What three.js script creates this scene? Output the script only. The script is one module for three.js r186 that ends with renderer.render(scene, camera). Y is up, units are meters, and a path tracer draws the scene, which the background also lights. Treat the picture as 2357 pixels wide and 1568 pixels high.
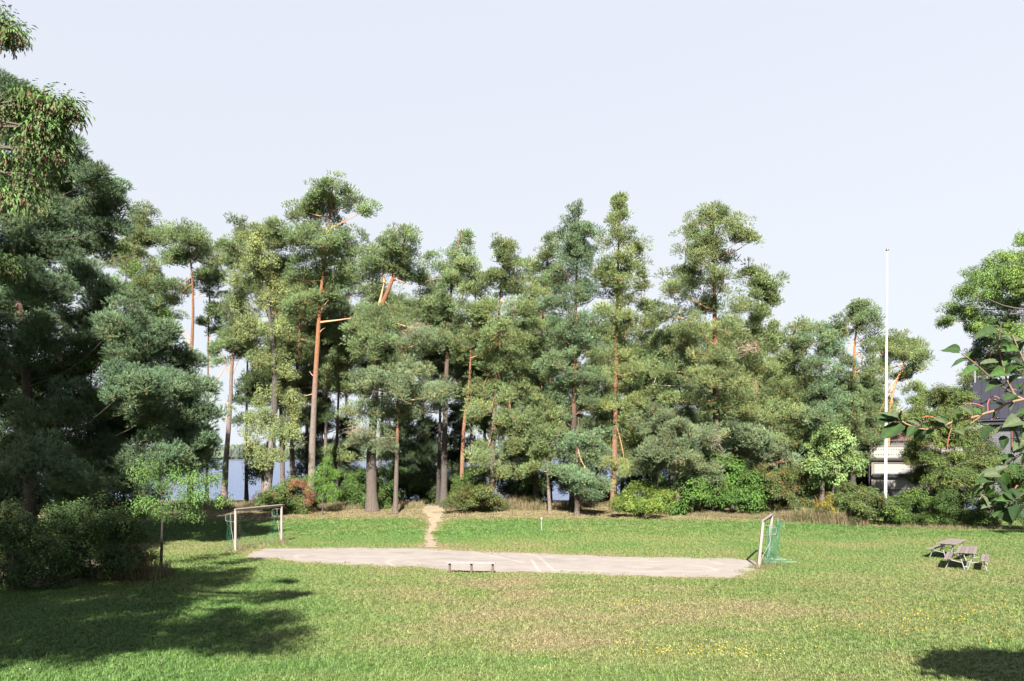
import * as THREE from 'three';
import { mergeGeometries } from 'three/addons/utils/BufferGeometryUtils.js';
import { RoundedBoxGeometry } from 'three/addons/geometries/RoundedBoxGeometry.js';

// ------------------------------------------------------------------ camera, sky, sun, exposure
const scene = new THREE.Scene();
const EYE = 4.8, FOCAL = 1800, CX = 1178.5, HORIZON = 1046;   // focal length and horizon on a 2357 x 1568 frame
const camera = new THREE.PerspectiveCamera(2 * Math.atan(784 / FOCAL) * 180 / Math.PI, 2357 / 1568, 0.1, 6000);
camera.position.set(0, EYE, 0);
camera.lookAt(0, EYE, -10);
camera.setViewOffset(2357, 1568, 0, -(HORIZON - 784), 2357, 1568);
camera.updateProjectionMatrix();

const renderer = new THREE.WebGLRenderer({ antialias: true });
renderer.toneMapping = THREE.LinearToneMapping;
renderer.toneMappingExposure = 4.4;
renderer.shadowMap.enabled = true;

const SUN_AZ = 2 * Math.PI / 180, SUN_EL = 38 * Math.PI / 180;          // almost straight behind the camera
const sunDir = new THREE.Vector3(-Math.sin(SUN_AZ) * Math.cos(SUN_EL), Math.sin(SUN_EL), Math.cos(SUN_AZ) * Math.cos(SUN_EL));
const sun = new THREE.DirectionalLight(new THREE.Color(1, 0.945, 0.86), 4.9);
sun.position.copy(sunDir).multiplyScalar(150).add(new THREE.Vector3(0, 0, -40));
sun.target.position.set(0, 0, -40);
sun.castShadow = true;
sun.shadow.mapSize.set(4096, 4096);
Object.assign(sun.shadow.camera, { left: -90, right: 90, top: 90, bottom: -90, near: 1, far: 400 });
scene.add(sun, sun.target);


{ // a clear late-summer sky: milky at the horizon, bluer overhead, brighter round the sun
  const W = 512, H = 256, data = new Float32Array(W * H * 4);
  const mix = (a, b, t) => a + (b - a) * t, hor = [0.198, 0.211, 0.227], mid = [0.179, 0.190, 0.217], zen = [0.05, 0.072, 0.125];
  for (let r = 0; r < H; r++) {
    const el = ((r + 0.5) / H - 0.5) * Math.PI;
    for (let c = 0; c < W; c++) {
      const az = ((c + 0.5) / W - 0.5) * 2 * Math.PI, v = [Math.cos(az) * Math.cos(el), Math.sin(el), Math.sin(az) * Math.cos(el)];
      const cs = v[0] * sunDir.x + v[1] * sunDir.y + v[2] * sunDir.z, glow = 0.5 * Math.pow(Math.max(0, cs), 18) + 0.05 * Math.pow(Math.max(0, cs), 4);
      const t1 = THREE.MathUtils.smoothstep(el, 0.02, 0.62), t2 = THREE.MathUtils.smoothstep(el, 0.5, 1.4);
      for (let k = 0; k < 3; k++) data[(r * W + c) * 4 + k] = el < 0 ? [0.07, 0.075, 0.06][k] : mix(mix(hor[k], mid[k], t1), zen[k], t2) * (1 + glow * [1.1, 1, 0.85][k]) * (1 + 0.035 * v[0]);
      data[(r * W + c) * 4 + 3] = 1;
    }
  }
  const t = new THREE.DataTexture(data, W, H, THREE.RGBAFormat, THREE.FloatType);
  t.mapping = THREE.EquirectangularReflectionMapping; t.magFilter = THREE.LinearFilter; t.needsUpdate = true;
  scene.background = t; scene.environment = t;
}

// ------------------------------------------------------------------ helpers
const V3 = (x, y, z) => new THREE.Vector3(x, y, z);
function rng(seed) { let s = seed >>> 0; return () => { s = (s + 0x6D2B79F5) | 0; let t = Math.imul(s ^ (s >>> 15), 1 | s); t = (t + Math.imul(t ^ (t >>> 7), 61 | t)) ^ t; return ((t ^ (t >>> 14)) >>> 0) / 4294967296; }; }
const clamp = (x, a = 0, b = 1) => Math.min(b, Math.max(a, x));
const sstep = (a, b, x) => { const t = clamp((x - a) / (b - a)); return t * t * (3 - 2 * t); };
const lerp = (a, b, t) => a + (b - a) * t;
function hash2(i, j) { let h = Math.imul(i, 374761393) + Math.imul(j, 668265263); h = Math.imul(h ^ (h >>> 13), 1274126177); return ((h ^ (h >>> 16)) >>> 0) / 4294967296; }
function vnoise(x, y) { const i = Math.floor(x), j = Math.floor(y), u = x - i, v = y - j, a = u * u * (3 - 2 * u), b = v * v * (3 - 2 * v); return lerp(lerp(hash2(i, j), hash2(i + 1, j), a), lerp(hash2(i, j + 1), hash2(i + 1, j + 1), a), b); }
function fbm(x, y, o = 4) { let s = 0, a = 0.5, n = 0; for (let k = 0; k < o; k++) { s += a * vnoise(x, y); n += a; a *= 0.5; x = x * 2.03 + 17.3; y = y * 2.03 + 5.1; } return s / n; }

// height of the land at x metres to the right, d metres ahead
function gy(x, d) {
  const west = 1 - sstep(16, 32, x);
  let y = 0.8 * sstep(46, 60, d) * west;
  y -= 6.8 * sstep(66, 118, d) * (1 - sstep(70, 160, x));
  if (d > 1150) y += 14 * sstep(1205, 1600, d) + 3.2 * sstep(1190, 1230, d);
  return y;
}
const at = (vx, vy, d) => V3((vx - CX) / FOCAL * d, EYE - (vy - HORIZON) / FOCAL * d, -d);
const flat = (vx, vy) => { const d = EYE * FOCAL / (vy - HORIZON); return [(vx - CX) / FOCAL * d, d]; };

const names = {};
function numbered(n) { const k = names[n] = (names[n] ?? -1) + 1; return k ? n + '_' + String(k).padStart(3, '0') : n; }
function tag(o, label, category, group, kind) { o.userData = { ...o.userData, label, category }; if (group) o.userData.group = group; if (kind) o.userData.kind = kind; return o; }
function thing(name, label, category, pos, group) { const g = new THREE.Group(); g.name = numbered(name); g.position.copy(pos); scene.add(g); return tag(g, label, category, group); }
function mesh(name, geo, mat, parent, kind) { const m = new THREE.Mesh(geo, mat); m.name = parent === scene ? numbered(name) : name; m.castShadow = m.receiveShadow = true; if (kind) m.userData.kind = kind; parent.add(m); return m; }
function instanced(name, geo, mat, mats, cols, parent) {
  const m = new THREE.InstancedMesh(geo, mat, mats.length); m.name = name; m.castShadow = m.receiveShadow = true;
  for (let i = 0; i < mats.length; i++) { m.setMatrixAt(i, mats[i]); if (cols) m.setColorAt(i, cols[i]); }
  m.userData.kind = 'stuff'; parent.add(m); return m;
}
class MB { // collects triangles with colours
  constructor() { this.p = []; this.c = []; }
  tri(a, b, c, ca, cb, cc) { for (const [q, k] of [[a, ca], [b, cb ?? ca], [c, cc ?? ca]]) { this.p.push(q.x, q.y, q.z); this.c.push(k[0], k[1], k[2]); } }
  geo() { const g = new THREE.BufferGeometry(); g.setAttribute('position', new THREE.Float32BufferAttribute(this.p, 3)); g.setAttribute('color', new THREE.Float32BufferAttribute(this.c, 3)); g.computeVertexNormals(); return g; }
}
const DUMMY = new THREE.Object3D();
function xf(pos, up, yaw, sx, sy = sx, sz = sx) {
  const q = new THREE.Quaternion().setFromUnitVectors(V3(0, 1, 0), up.clone().normalize()).multiply(new THREE.Quaternion().setFromAxisAngle(V3(0, 1, 0), yaw));
  return new THREE.Matrix4().compose(pos, q, V3(sx, sy, sz));
}
function texture(W, H, fn, srgb, repeat = true) {
  const data = new Uint8Array(W * H * 4);
  for (let j = 0; j < H; j++) for (let i = 0; i < W; i++) { const c = fn(i, j); const o = (j * W + i) * 4; for (let k = 0; k < 3; k++) data[o + k] = clamp(Math.round((srgb ? (c[k] <= 0.0031308 ? c[k] * 12.92 : 1.055 * Math.pow(Math.max(c[k], 0), 1 / 2.4) - 0.055) : c[k]) * 255), 0, 255); data[o + 3] = 255; }
  const t = new THREE.DataTexture(data, W, H); if (srgb) t.colorSpace = THREE.SRGBColorSpace;
  if (repeat) t.wrapS = t.wrapT = THREE.RepeatWrapping; t.magFilter = THREE.LinearFilter; t.minFilter = THREE.LinearMipmapLinearFilter; t.generateMipmaps = true; t.needsUpdate = true; return t;
}
// tapered tube along a smooth path; colour by share of its length
function limbGeo(pts, r0, r1, radial, along, colAt, knob = 0, seed = 1) {
  const curve = new THREE.CatmullRomCurve3(pts), fr = curve.computeFrenetFrames(along, false), P = [], C = [], U = [], I = [], R = rng(seed), len = curve.getLength();
  for (let i = 0; i <= along; i++) {
    const t = i / along, p = curve.getPointAt(t), r = lerp(r0, r1, Math.pow(t, 0.8)) * (i === 0 && knob ? 1 + knob : i === 1 && knob ? 1 + knob * 0.35 : 1), c = colAt(t);
    for (let j = 0; j <= radial; j++) {
      const a = j / radial * Math.PI * 2, rr = r * (1 + (j % radial ? (hash2(i * 7 + seed, j) - 0.5) * 0.16 : 0));
      const q = p.clone().addScaledVector(fr.normals[i], Math.cos(a) * rr).addScaledVector(fr.binormals[i], Math.sin(a) * rr);
      P.push(q.x, q.y, q.z); C.push(c[0], c[1], c[2]); U.push(j / radial * Math.max(1, Math.round(r0 * 6)), t * len * 0.9);
    }
  }
  for (let i = 0; i < along; i++) for (let j = 0; j < radial; j++) { const a = i * (radial + 1) + j, b = a + radial + 1; I.push(a, a + 1, b, b, a + 1, b + 1); }
  const g = new THREE.BufferGeometry(); g.setAttribute('position', new THREE.Float32BufferAttribute(P, 3)); g.setAttribute('color', new THREE.Float32BufferAttribute(C, 3)); g.setAttribute('uv', new THREE.Float32BufferAttribute(U, 2)); g.setIndex(I); g.computeVertexNormals(); return g;
}
const bar = (a, b, r, seg = 6) => { const v = b.clone().sub(a), g = new THREE.CylinderGeometry(r, r, v.length(), seg); g.applyQuaternion(new THREE.Quaternion().setFromUnitVectors(V3(0, 1, 0), v.clone().normalize())); g.translate((a.x + b.x) / 2, (a.y + b.y) / 2, (a.z + b.z) / 2); return g; };
const tube = (pts, r, seg = 24, rad = 6) => new THREE.TubeGeometry(new THREE.CatmullRomCurve3(pts, false, 'catmullrom', 0.15), seg, r, rad);

// ------------------------------------------------------------------ materials
const barkTex = texture(256, 512, (() => { // plated bark: stretched cells with dark cracks
  const N = 9, M = 14, pt = (i, j) => [(i + 0.2 + 0.6 * hash2((i + N) % N, ((j + M) % M) + 91)) / N, (j + 0.1 + 0.8 * hash2(((i + N) % N) + 53, (j + M) % M)) / M];
  return (x, y) => {
    const u = x / 256, v = y / 512; let a = 9, b = 9; const ci = Math.floor(u * N), cj = Math.floor(v * M);
    for (let i = ci - 1; i <= ci + 1; i++) for (let j = cj - 1; j <= cj + 1; j++) { const p = pt(i, j), dd = Math.hypot((p[0] - u) * N * 1.15, (p[1] - v) * M * 0.8); if (dd < a) { b = a; a = dd; } else if (dd < b) b = dd; }
    const e = sstep(0.02, 0.3, b - a), n = 0.75 + 0.5 * (fbm(u * 40, v * 60, 3) - 0.5), g = (0.18 + 0.82 * e) * n; return [g, g, g];
  };
})(), false);
const barkMat = new THREE.MeshStandardMaterial({ vertexColors: true, roughness: 0.95, map: barkTex, bumpMap: barkTex, bumpScale: 0.03 });
const twigMat = new THREE.MeshStandardMaterial({ vertexColors: true, roughness: 0.9 });
const needleMat = new THREE.MeshPhysicalMaterial({ vertexColors: true, roughness: 0.6, specularIntensity: 0.5, side: THREE.DoubleSide });
const leafMat = new THREE.MeshPhysicalMaterial({ vertexColors: true, roughness: 0.65, specularIntensity: 0.35, transmission: 0.3, thickness: 0, side: THREE.DoubleSide });
const plainMat = new THREE.MeshStandardMaterial({ vertexColors: true, roughness: 0.85, side: THREE.DoubleSide });

// ------------------------------------------------------------------ ground
const pitchV = [[560, 1284], [578, 1272], [604, 1263], [700, 1262], [800, 1261], [900, 1262], [1000, 1264], [1100, 1270], [1200, 1273], [1300, 1277], [1400, 1280], [1500, 1283], [1600, 1284], [1700, 1287], [1738, 1290], [1752, 1297], [1748, 1306], [1730, 1314], [1715, 1322], [1690, 1331], [1600, 1330], [1500, 1328], [1400, 1325], [1300, 1320], [1200, 1319], [1130, 1318], [1030, 1313], [960, 1306], [880, 1304], [800, 1300], [740, 1298], [690, 1294], [640, 1288], [600, 1286]];
const pitchW = pitchV.map(([x, y]) => flat(x, y));
function inPoly(poly, x, d) { let c = false; for (let i = 0, j = poly.length - 1; i < poly.length; j = i++) { const [xi, yi] = poly[i], [xj, yj] = poly[j]; if ((yi > d) !== (yj > d) && x < (xj - xi) * (d - yi) / (yj - yi) + xi) c = !c; } return c; }
function polyDist(poly, x, d) { if (x < -15.5 || x > 13.5 || d < 28 || d > 43) return 9; let m = 1e9; for (let i = 0, j = poly.length - 1; i < poly.length; j = i++) { const [ax, ay] = poly[j], [bx, by] = poly[i], l2 = (bx - ax) ** 2 + (by - ay) ** 2, t = clamp(((x - ax) * (bx - ax) + (d - ay) * (by - ay)) / l2); m = Math.min(m, Math.hypot(x - ax - t * (bx - ax), d - ay - t * (by - ay))); } return m; }
const pathX = (d) => lerp(-4.3, -5.75, clamp((d - 40) / 18)) + 0.12 * Math.sin(d * 0.5);
const pathHalf = (d) => 0.42 + 0.9 * sstep(50, 58, d) + 0.12 * Math.sin(d * 1.7) + 0.15 * sstep(43, 40, d);
const gauss = (x, d, cx, cd, sx, sd) => Math.exp(-(((x - cx) / sx) ** 2) - (((d - cd) / sd) ** 2));
// how dry the turf is, 0 lush to 1 straw
function dryness(x, d) {
  let k = 0.40 + 0.95 * (fbm(x * 0.22 + 40, d * 0.34 + 11, 4) - 0.5) + 0.55 * (fbm(x * 1.1 + 3, d * 1.6, 3) - 0.5);
  k += 0.2 * gauss(x, d, 0.5, 24, 5.5, 5) + 0.12 * gauss(x, d, 2.4, 18.5, 4, 2.4) + 0.2 * gauss(x, d, 10, 24, 7, 5) + 0.18 * gauss(x, d, -3, 29, 7, 2.5);
  k += 0.6 * gauss(x, d, -0.3, 29.6, 1.7, 1.0) + 0.42 * gauss(x, d, 0.5, 26.6, 1.2, 1.3) + 0.14 * gauss(x, d, 1.2, 20, 2.2, 1.6);                                             // trodden patch before the bench
  k -= 0.5 * sstep(-3, -9, x) * sstep(36, 20, d);                                             // lush lower left
  k -= 0.34 * sstep(42, 45, d) * sstep(56, 51, d) * (1 - 0.5 * sstep(17, 26, x)) - 0.25 * gauss(x, d, 3.5, 49, 2.5, 0.7) - 0.25 * gauss(x, d, 10, 44.5, 6, 1.2);
  k += 0.85 * sstep(51.5, 54.5, d + 1.2 * (fbm(x * 0.4, d * 0.4, 2) - 0.5)) * (1 - sstep(18, 26, x));                              // bleached strip along the wood
  k += 0.3 * sstep(0.9, 0.1, polyDist(pitchW, x, d));
  const px = Math.abs(x - pathX(d)); if (d > 40 && d < 62) k += 0.75 * sstep(pathHalf(d) * 1.6, pathHalf(d) * 0.6, px);
  return clamp(k);
}
const LUSH = [0.056, 0.126, 0.014], MIDG = [0.112, 0.144, 0.031], STRAW = [0.19, 0.152, 0.073], SOIL = [0.075, 0.052, 0.032];
function turf(x, d, extra = 0) {
  const k = clamp(dryness(x, d) + extra), a = k < 0.5 ? LUSH : MIDG, b = k < 0.5 ? MIDG : STRAW, t = (k % 0.5) / 0.5;
  return [0, 1, 2].map((i) => lerp(a[i], b[i], k >= 1 ? 1 : t));
}
const woodFloor = (x, d) => Math.max(sstep(60, 64, d + 0.0 * x) * (1 - 0.6 * sstep(20, 30, x)), sstep(-14.5, -17.5, x + 0.25 * (d - 30)) * sstep(26, 29, d) * sstep(48, 40, d));
{
  const X0 = -60, X1 = 60, D0 = 6, D1 = 76, W = 1536, H = 1536;
  const tex = texture(W, H, (i, j) => {
    const x = lerp(X0, X1, i / W), d = lerp(D0, D1, j / H), n = 0.62 + 0.75 * hash2(i, j) * vnoise(x * 9, d * 9);
    const c = turf(x, d, (hash2(i + 7, j + 3) - 0.5) * 0.25), f = woodFloor(x, d);
    return c.map((v, k) => lerp(v * n * 0.8, SOIL[k] * n, f * 0.85));
  }, true, false);
  const bump = texture(512, 512, (i, j) => { const v = fbm(i / 5, j / 5, 3); return [v, v, v]; }, false);
  bump.repeat.set(60, 35);
  const xs = [], ds = [];
  for (let x = -2600; x <= 2600; x += Math.abs(x) < 60 - 1e-6 ? 1.5 : Math.abs(x) < 200 ? 10 : 120) xs.push(x);
  for (let d = -60; d < 4500; d += d < 36 ? 4 : d < 70 ? 0.5 : d < 140 ? 3 : d < 1100 ? 60 : d < 1300 ? 8 : 90) ds.push(d);
  const P = [], U = [], I = [];
  for (const d of ds) for (const x of xs) { P.push(x, gy(x, d), -d); U.push((x - X0) / (X1 - X0), (d - D0) / (D1 - D0)); }
  const n = xs.length;
  for (let j = 0; j + 1 < ds.length; j++) for (let i = 0; i + 1 < n; i++) { const a = j * n + i, b = a + n; I.push(a, a + 1, b, b, a + 1, b + 1); }
  const g = new THREE.BufferGeometry(); g.setAttribute('position', new THREE.Float32BufferAttribute(P, 3)); g.setAttribute('uv', new THREE.Float32BufferAttribute(U, 2)); g.setIndex(I); g.computeVertexNormals();
  const m = mesh('ground', g, new THREE.MeshStandardMaterial({ map: tex, bumpMap: bump, bumpScale: 0.03, roughness: 1 }), scene, 'structure');
  tag(m, 'wide mown lawn of green and straw coloured grass rising towards the wood', 'lawn');
}
{ // the gravel pitch: one sheet with a ragged outline
  const R = rng(5), ring = [];
  for (let i = 0; i < pitchW.length; i++) { const a = pitchW[i], b = pitchW[(i + 1) % pitchW.length]; for (let k = 0; k < 9; k++) { const t = k / 9, x = lerp(a[0], b[0], t), d = lerp(a[1], b[1], t), w = 0.5; ring.push([x + (fbm(x * 1.5, d * 1.5, 3) - 0.5) * w + (R() - 0.5) * 0.14, d + (fbm(x * 1.4 + 9, d * 1.4, 3) - 0.5) * w * 2 + (R() - 0.5) * 0.14]); } }
  const X0 = -15, X1 = 13, D0 = 28, D1 = 42, W = 2048, H = 1024, marks = new Float32Array(W * H);
  const lines = [[[950, 1286], [905, 1288], [889, 1294], [902, 1302], [960, 1309]], [[1088, 1272], [1140, 1281], [1205, 1296]], [[1205, 1273], [1240, 1282], [1276, 1315]], [[1222, 1288], [1232, 1302], [1243, 1318]], [[752, 1283], [850, 1282], [960, 1283], [1010, 1286]], [[684, 1280], [677, 1283], [690, 1286], [760, 1290]], [[1584, 1300], [1630, 1306], [1652, 1313], [1600, 1317], [1450, 1316], [1240, 1311]], [[640, 1284], [760, 1292], [870, 1297]], [[1390, 1289], [1520, 1294]], [[1460, 1306], [1500, 1307]], [[1640, 1295], [1660, 1299]]];
  for (const L of lines) for (let s = 0; s + 1 < L.length; s++) { const a = flat(...L[s]), b = flat(...L[s + 1]), n = Math.ceil(Math.hypot(b[0] - a[0], b[1] - a[1]) * 40);
    for (let k = 0; k <= n; k++) { const x = lerp(a[0], b[0], k / n), d = lerp(a[1], b[1], k / n), w = 0.055; for (let dx = -0.11; dx <= 0.11; dx += 0.0125) for (let dd = -0.11; dd <= 0.11; dd += 0.0125) { const q = Math.hypot(dx, dd); const i = Math.round((x + dx - X0) / (X1 - X0) * W), j = Math.round((d + dd - D0) / (D1 - D0) * H); if (i >= 0 && j >= 0 && i < W && j < H) marks[j * W + i] = Math.max(marks[j * W + i], sstep(w * 2, w * 0.6, q) * (0.25 + 0.75 * fbm(x * 1.2, d * 1.2, 2))); } } }
  const tex = texture(W, H, (i, j) => {
    const x = lerp(X0, X1, i / W), d = lerp(D0, D1, j / H), n = 0.80 + 0.26 * hash2(i, j) + 0.28 * (fbm(x * 2.2, d * 2.2, 4) - 0.5) - 0.12 * sstep(0.62, 0.75, fbm(x * 0.7, d * 1.5, 3));
    const m = marks[j * W + i] * 0.42, edge = sstep(0.7, 0.0, polyDist(pitchW, x, d)) * fbm(x * 3, d * 3, 2) * 0.6;
    return [0.192, 0.168, 0.152].map((v, k) => lerp(lerp(v * n, [0.15, 0.13, 0.07][k], edge), [0.33, 0.29, 0.245][k], m));
  }, true, false);
  const g = new THREE.ShapeGeometry(new THREE.Shape(ring.map(([x, d]) => new THREE.Vector2(x, d)))), p = g.attributes.position, uv = g.attributes.uv;
  for (let i = 0; i < p.count; i++) { uv.setXY(i, (p.getX(i) - X0) / (X1 - X0), (p.getY(i) - D0) / (D1 - D0)); p.setXYZ(i, p.getX(i), 0.006, -p.getY(i)); }
  g.computeVertexNormals();
  tag(mesh('gravel_pitch', g, new THREE.MeshStandardMaterial({ map: tex, roughness: 1, side: THREE.DoubleSide }), scene, 'structure'), 'small pale gravel football pitch with faint scuffed line markings', 'sports pitch');
}
{ // trodden footpath from the pitch up to the wood
  const P = [], C = [], I = [], n = 8, R = rng(9); let rows = 0;
  for (let d = 40.2; d <= 61; d += 0.4, rows++) for (let k = 0; k <= n; k++) { const e = k === 0 || k === n ? (R() - 0.5) * 0.35 : 0, x = pathX(d) + (k / n * 2 - 1) * pathHalf(d) * 0.6 + e, f = 0.85 + 0.3 * R(); P.push(x, gy(x, d) + 0.014, -d); C.push(0.19 * f, 0.155 * f, 0.1 * f); }
  for (let j = 0; j + 1 < rows; j++) for (let k = 0; k < n; k++) { const a = j * (n + 1) + k, b = a + n + 1; I.push(a, a + 1, b, b, a + 1, b + 1); }
  const g = new THREE.BufferGeometry(); g.setAttribute('position', new THREE.Float32BufferAttribute(P, 3)); g.setAttribute('color', new THREE.Float32BufferAttribute(C, 3)); g.setIndex(I); g.computeVertexNormals();
  tag(mesh('footpath', g, plainMat, scene, 'structure'), 'trodden straw coloured footpath from the pitch up to the wood', 'path');
}
{ // lake
  const wave = texture(512, 512, (i, j) => { const u = i / 512, v = j / 512, T = Math.PI * 2; let h = 0; const R = rng(31); for (let k = 0; k < 26; k++) { const a = Math.round(R() * 8 - 4), b = Math.round(2 + R() * 22); h += Math.sin(T * (a * u + b * v) + R() * 7) / (1 + b * 0.12); } h = 0.5 + h * 0.05 + 0.12 * (hash2(i >> 1, j >> 1) - 0.5); return [h, h, h]; }, false);
  wave.repeat.set(260, 160);
  const g = new THREE.PlaneGeometry(2600, 1180, 1, 1); g.rotateX(-Math.PI / 2); g.translate(-350, -4, -(78 + 590));
  tag(mesh('lake', g, new THREE.MeshPhysicalMaterial({ color: new THREE.Color().setRGB(0.045, 0.07, 0.14), roughness: 0.2, specularIntensity: 1, bumpMap: wave, bumpScale: 0.3 }), scene, 'structure'), 'blue lake water glimpsed between the trunks on the left', 'lake');
}

// ------------------------------------------------------------------ foliage pieces
// one shoot of needles: thin blades round a short stem
function shoot(mb, base, dir, R, nNeedle, len, wid, stem, cIn, cTip) {
  const side = V3(R() - 0.5, R() - 0.5, R() - 0.5).cross(dir).normalize(), other = dir.clone().cross(side);
  for (let i = 0; i < nNeedle; i++) {
    const t = (i + R()) / nNeedle, a = R() * 6.283, radial = side.clone().multiplyScalar(Math.cos(a)).addScaledVector(other, Math.sin(a));
    const b = base.clone().addScaledVector(dir, t * stem), spread = lerp(1.0, 0.35, t * t) * (0.7 + 0.5 * R()), nd = dir.clone().addScaledVector(radial, spread).normalize();
    const tip = b.clone().addScaledVector(nd, len * (0.75 + 0.5 * R())), w = nd.clone().cross(radial).normalize().multiplyScalar(wid * 0.5), f = 0.75 + 0.5 * R();
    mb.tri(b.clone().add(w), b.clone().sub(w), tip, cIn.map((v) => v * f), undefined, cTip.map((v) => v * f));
  }
}
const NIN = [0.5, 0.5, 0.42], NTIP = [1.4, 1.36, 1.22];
function pinePad(seed, nTuft, radius, o) {
  const R = rng(seed), mb = new MB(), spots = [];
  for (let tries = 0; spots.length < nTuft && tries < 900; tries++) { // tufts sit apart from each other on a low dome
    const a = R() * 6.283, rr = radius * Math.sqrt(R()), under = R() < 0.2, p = V3(Math.cos(a) * rr, radius * 0.5 * (1 - (rr / radius) ** 2) * (under ? -0.5 : 1) + (R() - 0.5) * 0.12, Math.sin(a) * rr);
    if (spots.some((q) => q.distanceTo(p) < o.apart)) continue;
    spots.push(p);
    const ax = V3(p.x / radius * 0.8 + (R() - 0.5) * 0.5, under ? 0.1 : o.up ?? 0.75, p.z / radius * 0.8 + (R() - 0.5) * 0.5).normalize(), tone = 0.62 + 0.76 * R(), dull = R() < 0.025 ? [1.35, 0.95, 0.6] : [1, 1, 1];
    for (let k = 0; k < o.shoots; k++) {
      const dir = ax.clone().add(V3(R() - 0.5, R() - 0.5, R() - 0.5).multiplyScalar(k ? o.fan ?? 1.5 : 0.2)).normalize();
      shoot(mb, p.clone().addScaledVector(dir, -0.04), dir, R, o.needles, o.len, o.wid, o.stem * (0.7 + 0.5 * R()), NIN.map((v, j) => v * dull[j] * tone), NTIP.map((v, j) => v * dull[j] * tone));
    }
    const w = V3(-p.z, 0, p.x).normalize().multiplyScalar(0.008); mb.tri(V3(0, -0.3 * radius, 0).add(w), V3(0, -0.3 * radius, 0).sub(w), p, [1.2, 0.75, 0.5]);
  }
  return mb.geo();
}
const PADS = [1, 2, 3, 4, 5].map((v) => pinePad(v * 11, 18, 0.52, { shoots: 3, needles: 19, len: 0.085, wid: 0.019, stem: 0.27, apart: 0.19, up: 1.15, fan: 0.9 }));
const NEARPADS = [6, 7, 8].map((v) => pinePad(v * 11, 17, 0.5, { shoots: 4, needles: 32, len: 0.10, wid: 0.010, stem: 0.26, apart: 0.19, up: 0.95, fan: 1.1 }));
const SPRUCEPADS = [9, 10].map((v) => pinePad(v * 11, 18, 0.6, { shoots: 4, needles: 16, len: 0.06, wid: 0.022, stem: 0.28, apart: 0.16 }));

// a spray of leaves; each leaf two faces folded at its midrib
function leafSpray(seed, n, radius, len, wid, o = {}) {
  const R = rng(seed), mb = new MB(), droop = o.droop ?? 0.35;
  for (let i = 0; i < n; i++) {
    const p = V3(R() * 2 - 1, (R() * 2 - 1) * (o.tall ?? 0.8), R() * 2 - 1); if (p.length() > 1) p.normalize().multiplyScalar(0.6 + 0.4 * R());
    const out = p.clone().normalize(); p.multiplyScalar(radius);
    const dir = out.clone().add(V3(R() - 0.5, (R() - 0.5) * 0.8 - droop, R() - 0.5).multiplyScalar(1.3)).normalize();
    const nrm = V3((R() - 0.5) * 1.1, 1, (R() - 0.5) * 1.1).addScaledVector(out, 0.7), side = dir.clone().cross(nrm).normalize(), up = side.clone().cross(dir).normalize();
    const L = len * (0.7 + 0.6 * R()), w = wid * (0.8 + 0.4 * R()), tip = p.clone().addScaledVector(dir, L).addScaledVector(up, -0.18 * L), m = p.clone().addScaledVector(dir, L * 0.45);
    const l = m.clone().addScaledVector(side, w * 0.5).addScaledVector(up, w * 0.16), r = m.clone().addScaledVector(side, -w * 0.5).addScaledVector(up, w * 0.16), f = 0.75 + 0.5 * R();
    const tint = o.tints && R() < o.tintShare ? o.tints[Math.floor(R() * o.tints.length)] : [1, 1, 1], c = tint.map((v) => v * f);
    mb.tri(p, l, tip, c); mb.tri(p, tip, r, c);
  }
  for (let i = 0; i < (o.keys ?? 0); i++) { // hanging bunches of dry seed wings
    const p = V3(R() * 2 - 1, R() * 1.2 - 0.9, R() * 2 - 1).multiplyScalar(radius * 0.75), k = 5 + Math.floor(R() * 5), tone = 0.75 + 0.5 * R();
    for (let j = 0; j < k; j++) {
      const q = p.clone().add(V3((R() - 0.5) * 0.05, -j * o.keyLen * 0.36, (R() - 0.5) * 0.05)), a = R() * 6.283, w = V3(Math.cos(a), 0, Math.sin(a)).multiplyScalar(o.keyLen * 0.17), e = q.clone().add(V3((R() - 0.5) * 0.02, -o.keyLen, (R() - 0.5) * 0.02)), mid = q.clone().lerp(e, 0.6);
      const c = [1.75 * tone, 0.66 * tone, 1.5 * tone];
      mb.tri(q, mid.clone().add(w), e, c); mb.tri(q, e, mid.clone().sub(w), c);
    }
  }
  return mb.geo();
}
const SPRAYS = {
  birch: [21, 22, 23].map((s) => leafSpray(s, 70, 0.5, 0.11, 0.08, { droop: 1.1, tall: 1.6, tints: [[1.5, 1.3, 0.8], [0.7, 0.75, 0.7]], tintShare: 0.3 })),
  shrub: [24, 25, 26].map((s) => leafSpray(s, 95, 0.42, 0.115, 0.075, { tints: [[1.7, 1.15, 0.6], [0.7, 0.8, 0.8]], tintShare: 0.12 })),
  big: [27, 28].map((s) => leafSpray(s, 60, 0.46, 0.19, 0.11, { droop: 0.6 })),
  ash: [29, 30].map((s) => leafSpray(s, 80, 0.55, 0.2, 0.085, { droop: 0.6 })),
  keys: [31, 32].map((s) => leafSpray(s, 95, 0.42, 0.11, 0.075, { droop: 0.5, keys: 5, keyLen: 0.1 })),
  nearkeys: [33, 34, 35].map((s) => leafSpray(s, 30, 0.32, 0.105, 0.042, { droop: 0.9, keys: 6, keyLen: 0.055, tints: [[1.6, 1.2, 0.5]], tintShare: 0.04 })),
  cherry: [36, 37].map((s) => leafSpray(s, 34, 0.4, 0.13, 0.055, { droop: 1.0 })),
  rust: [38].map((s) => leafSpray(s, 80, 0.35, 0.1, 0.07, {})),
};

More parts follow.
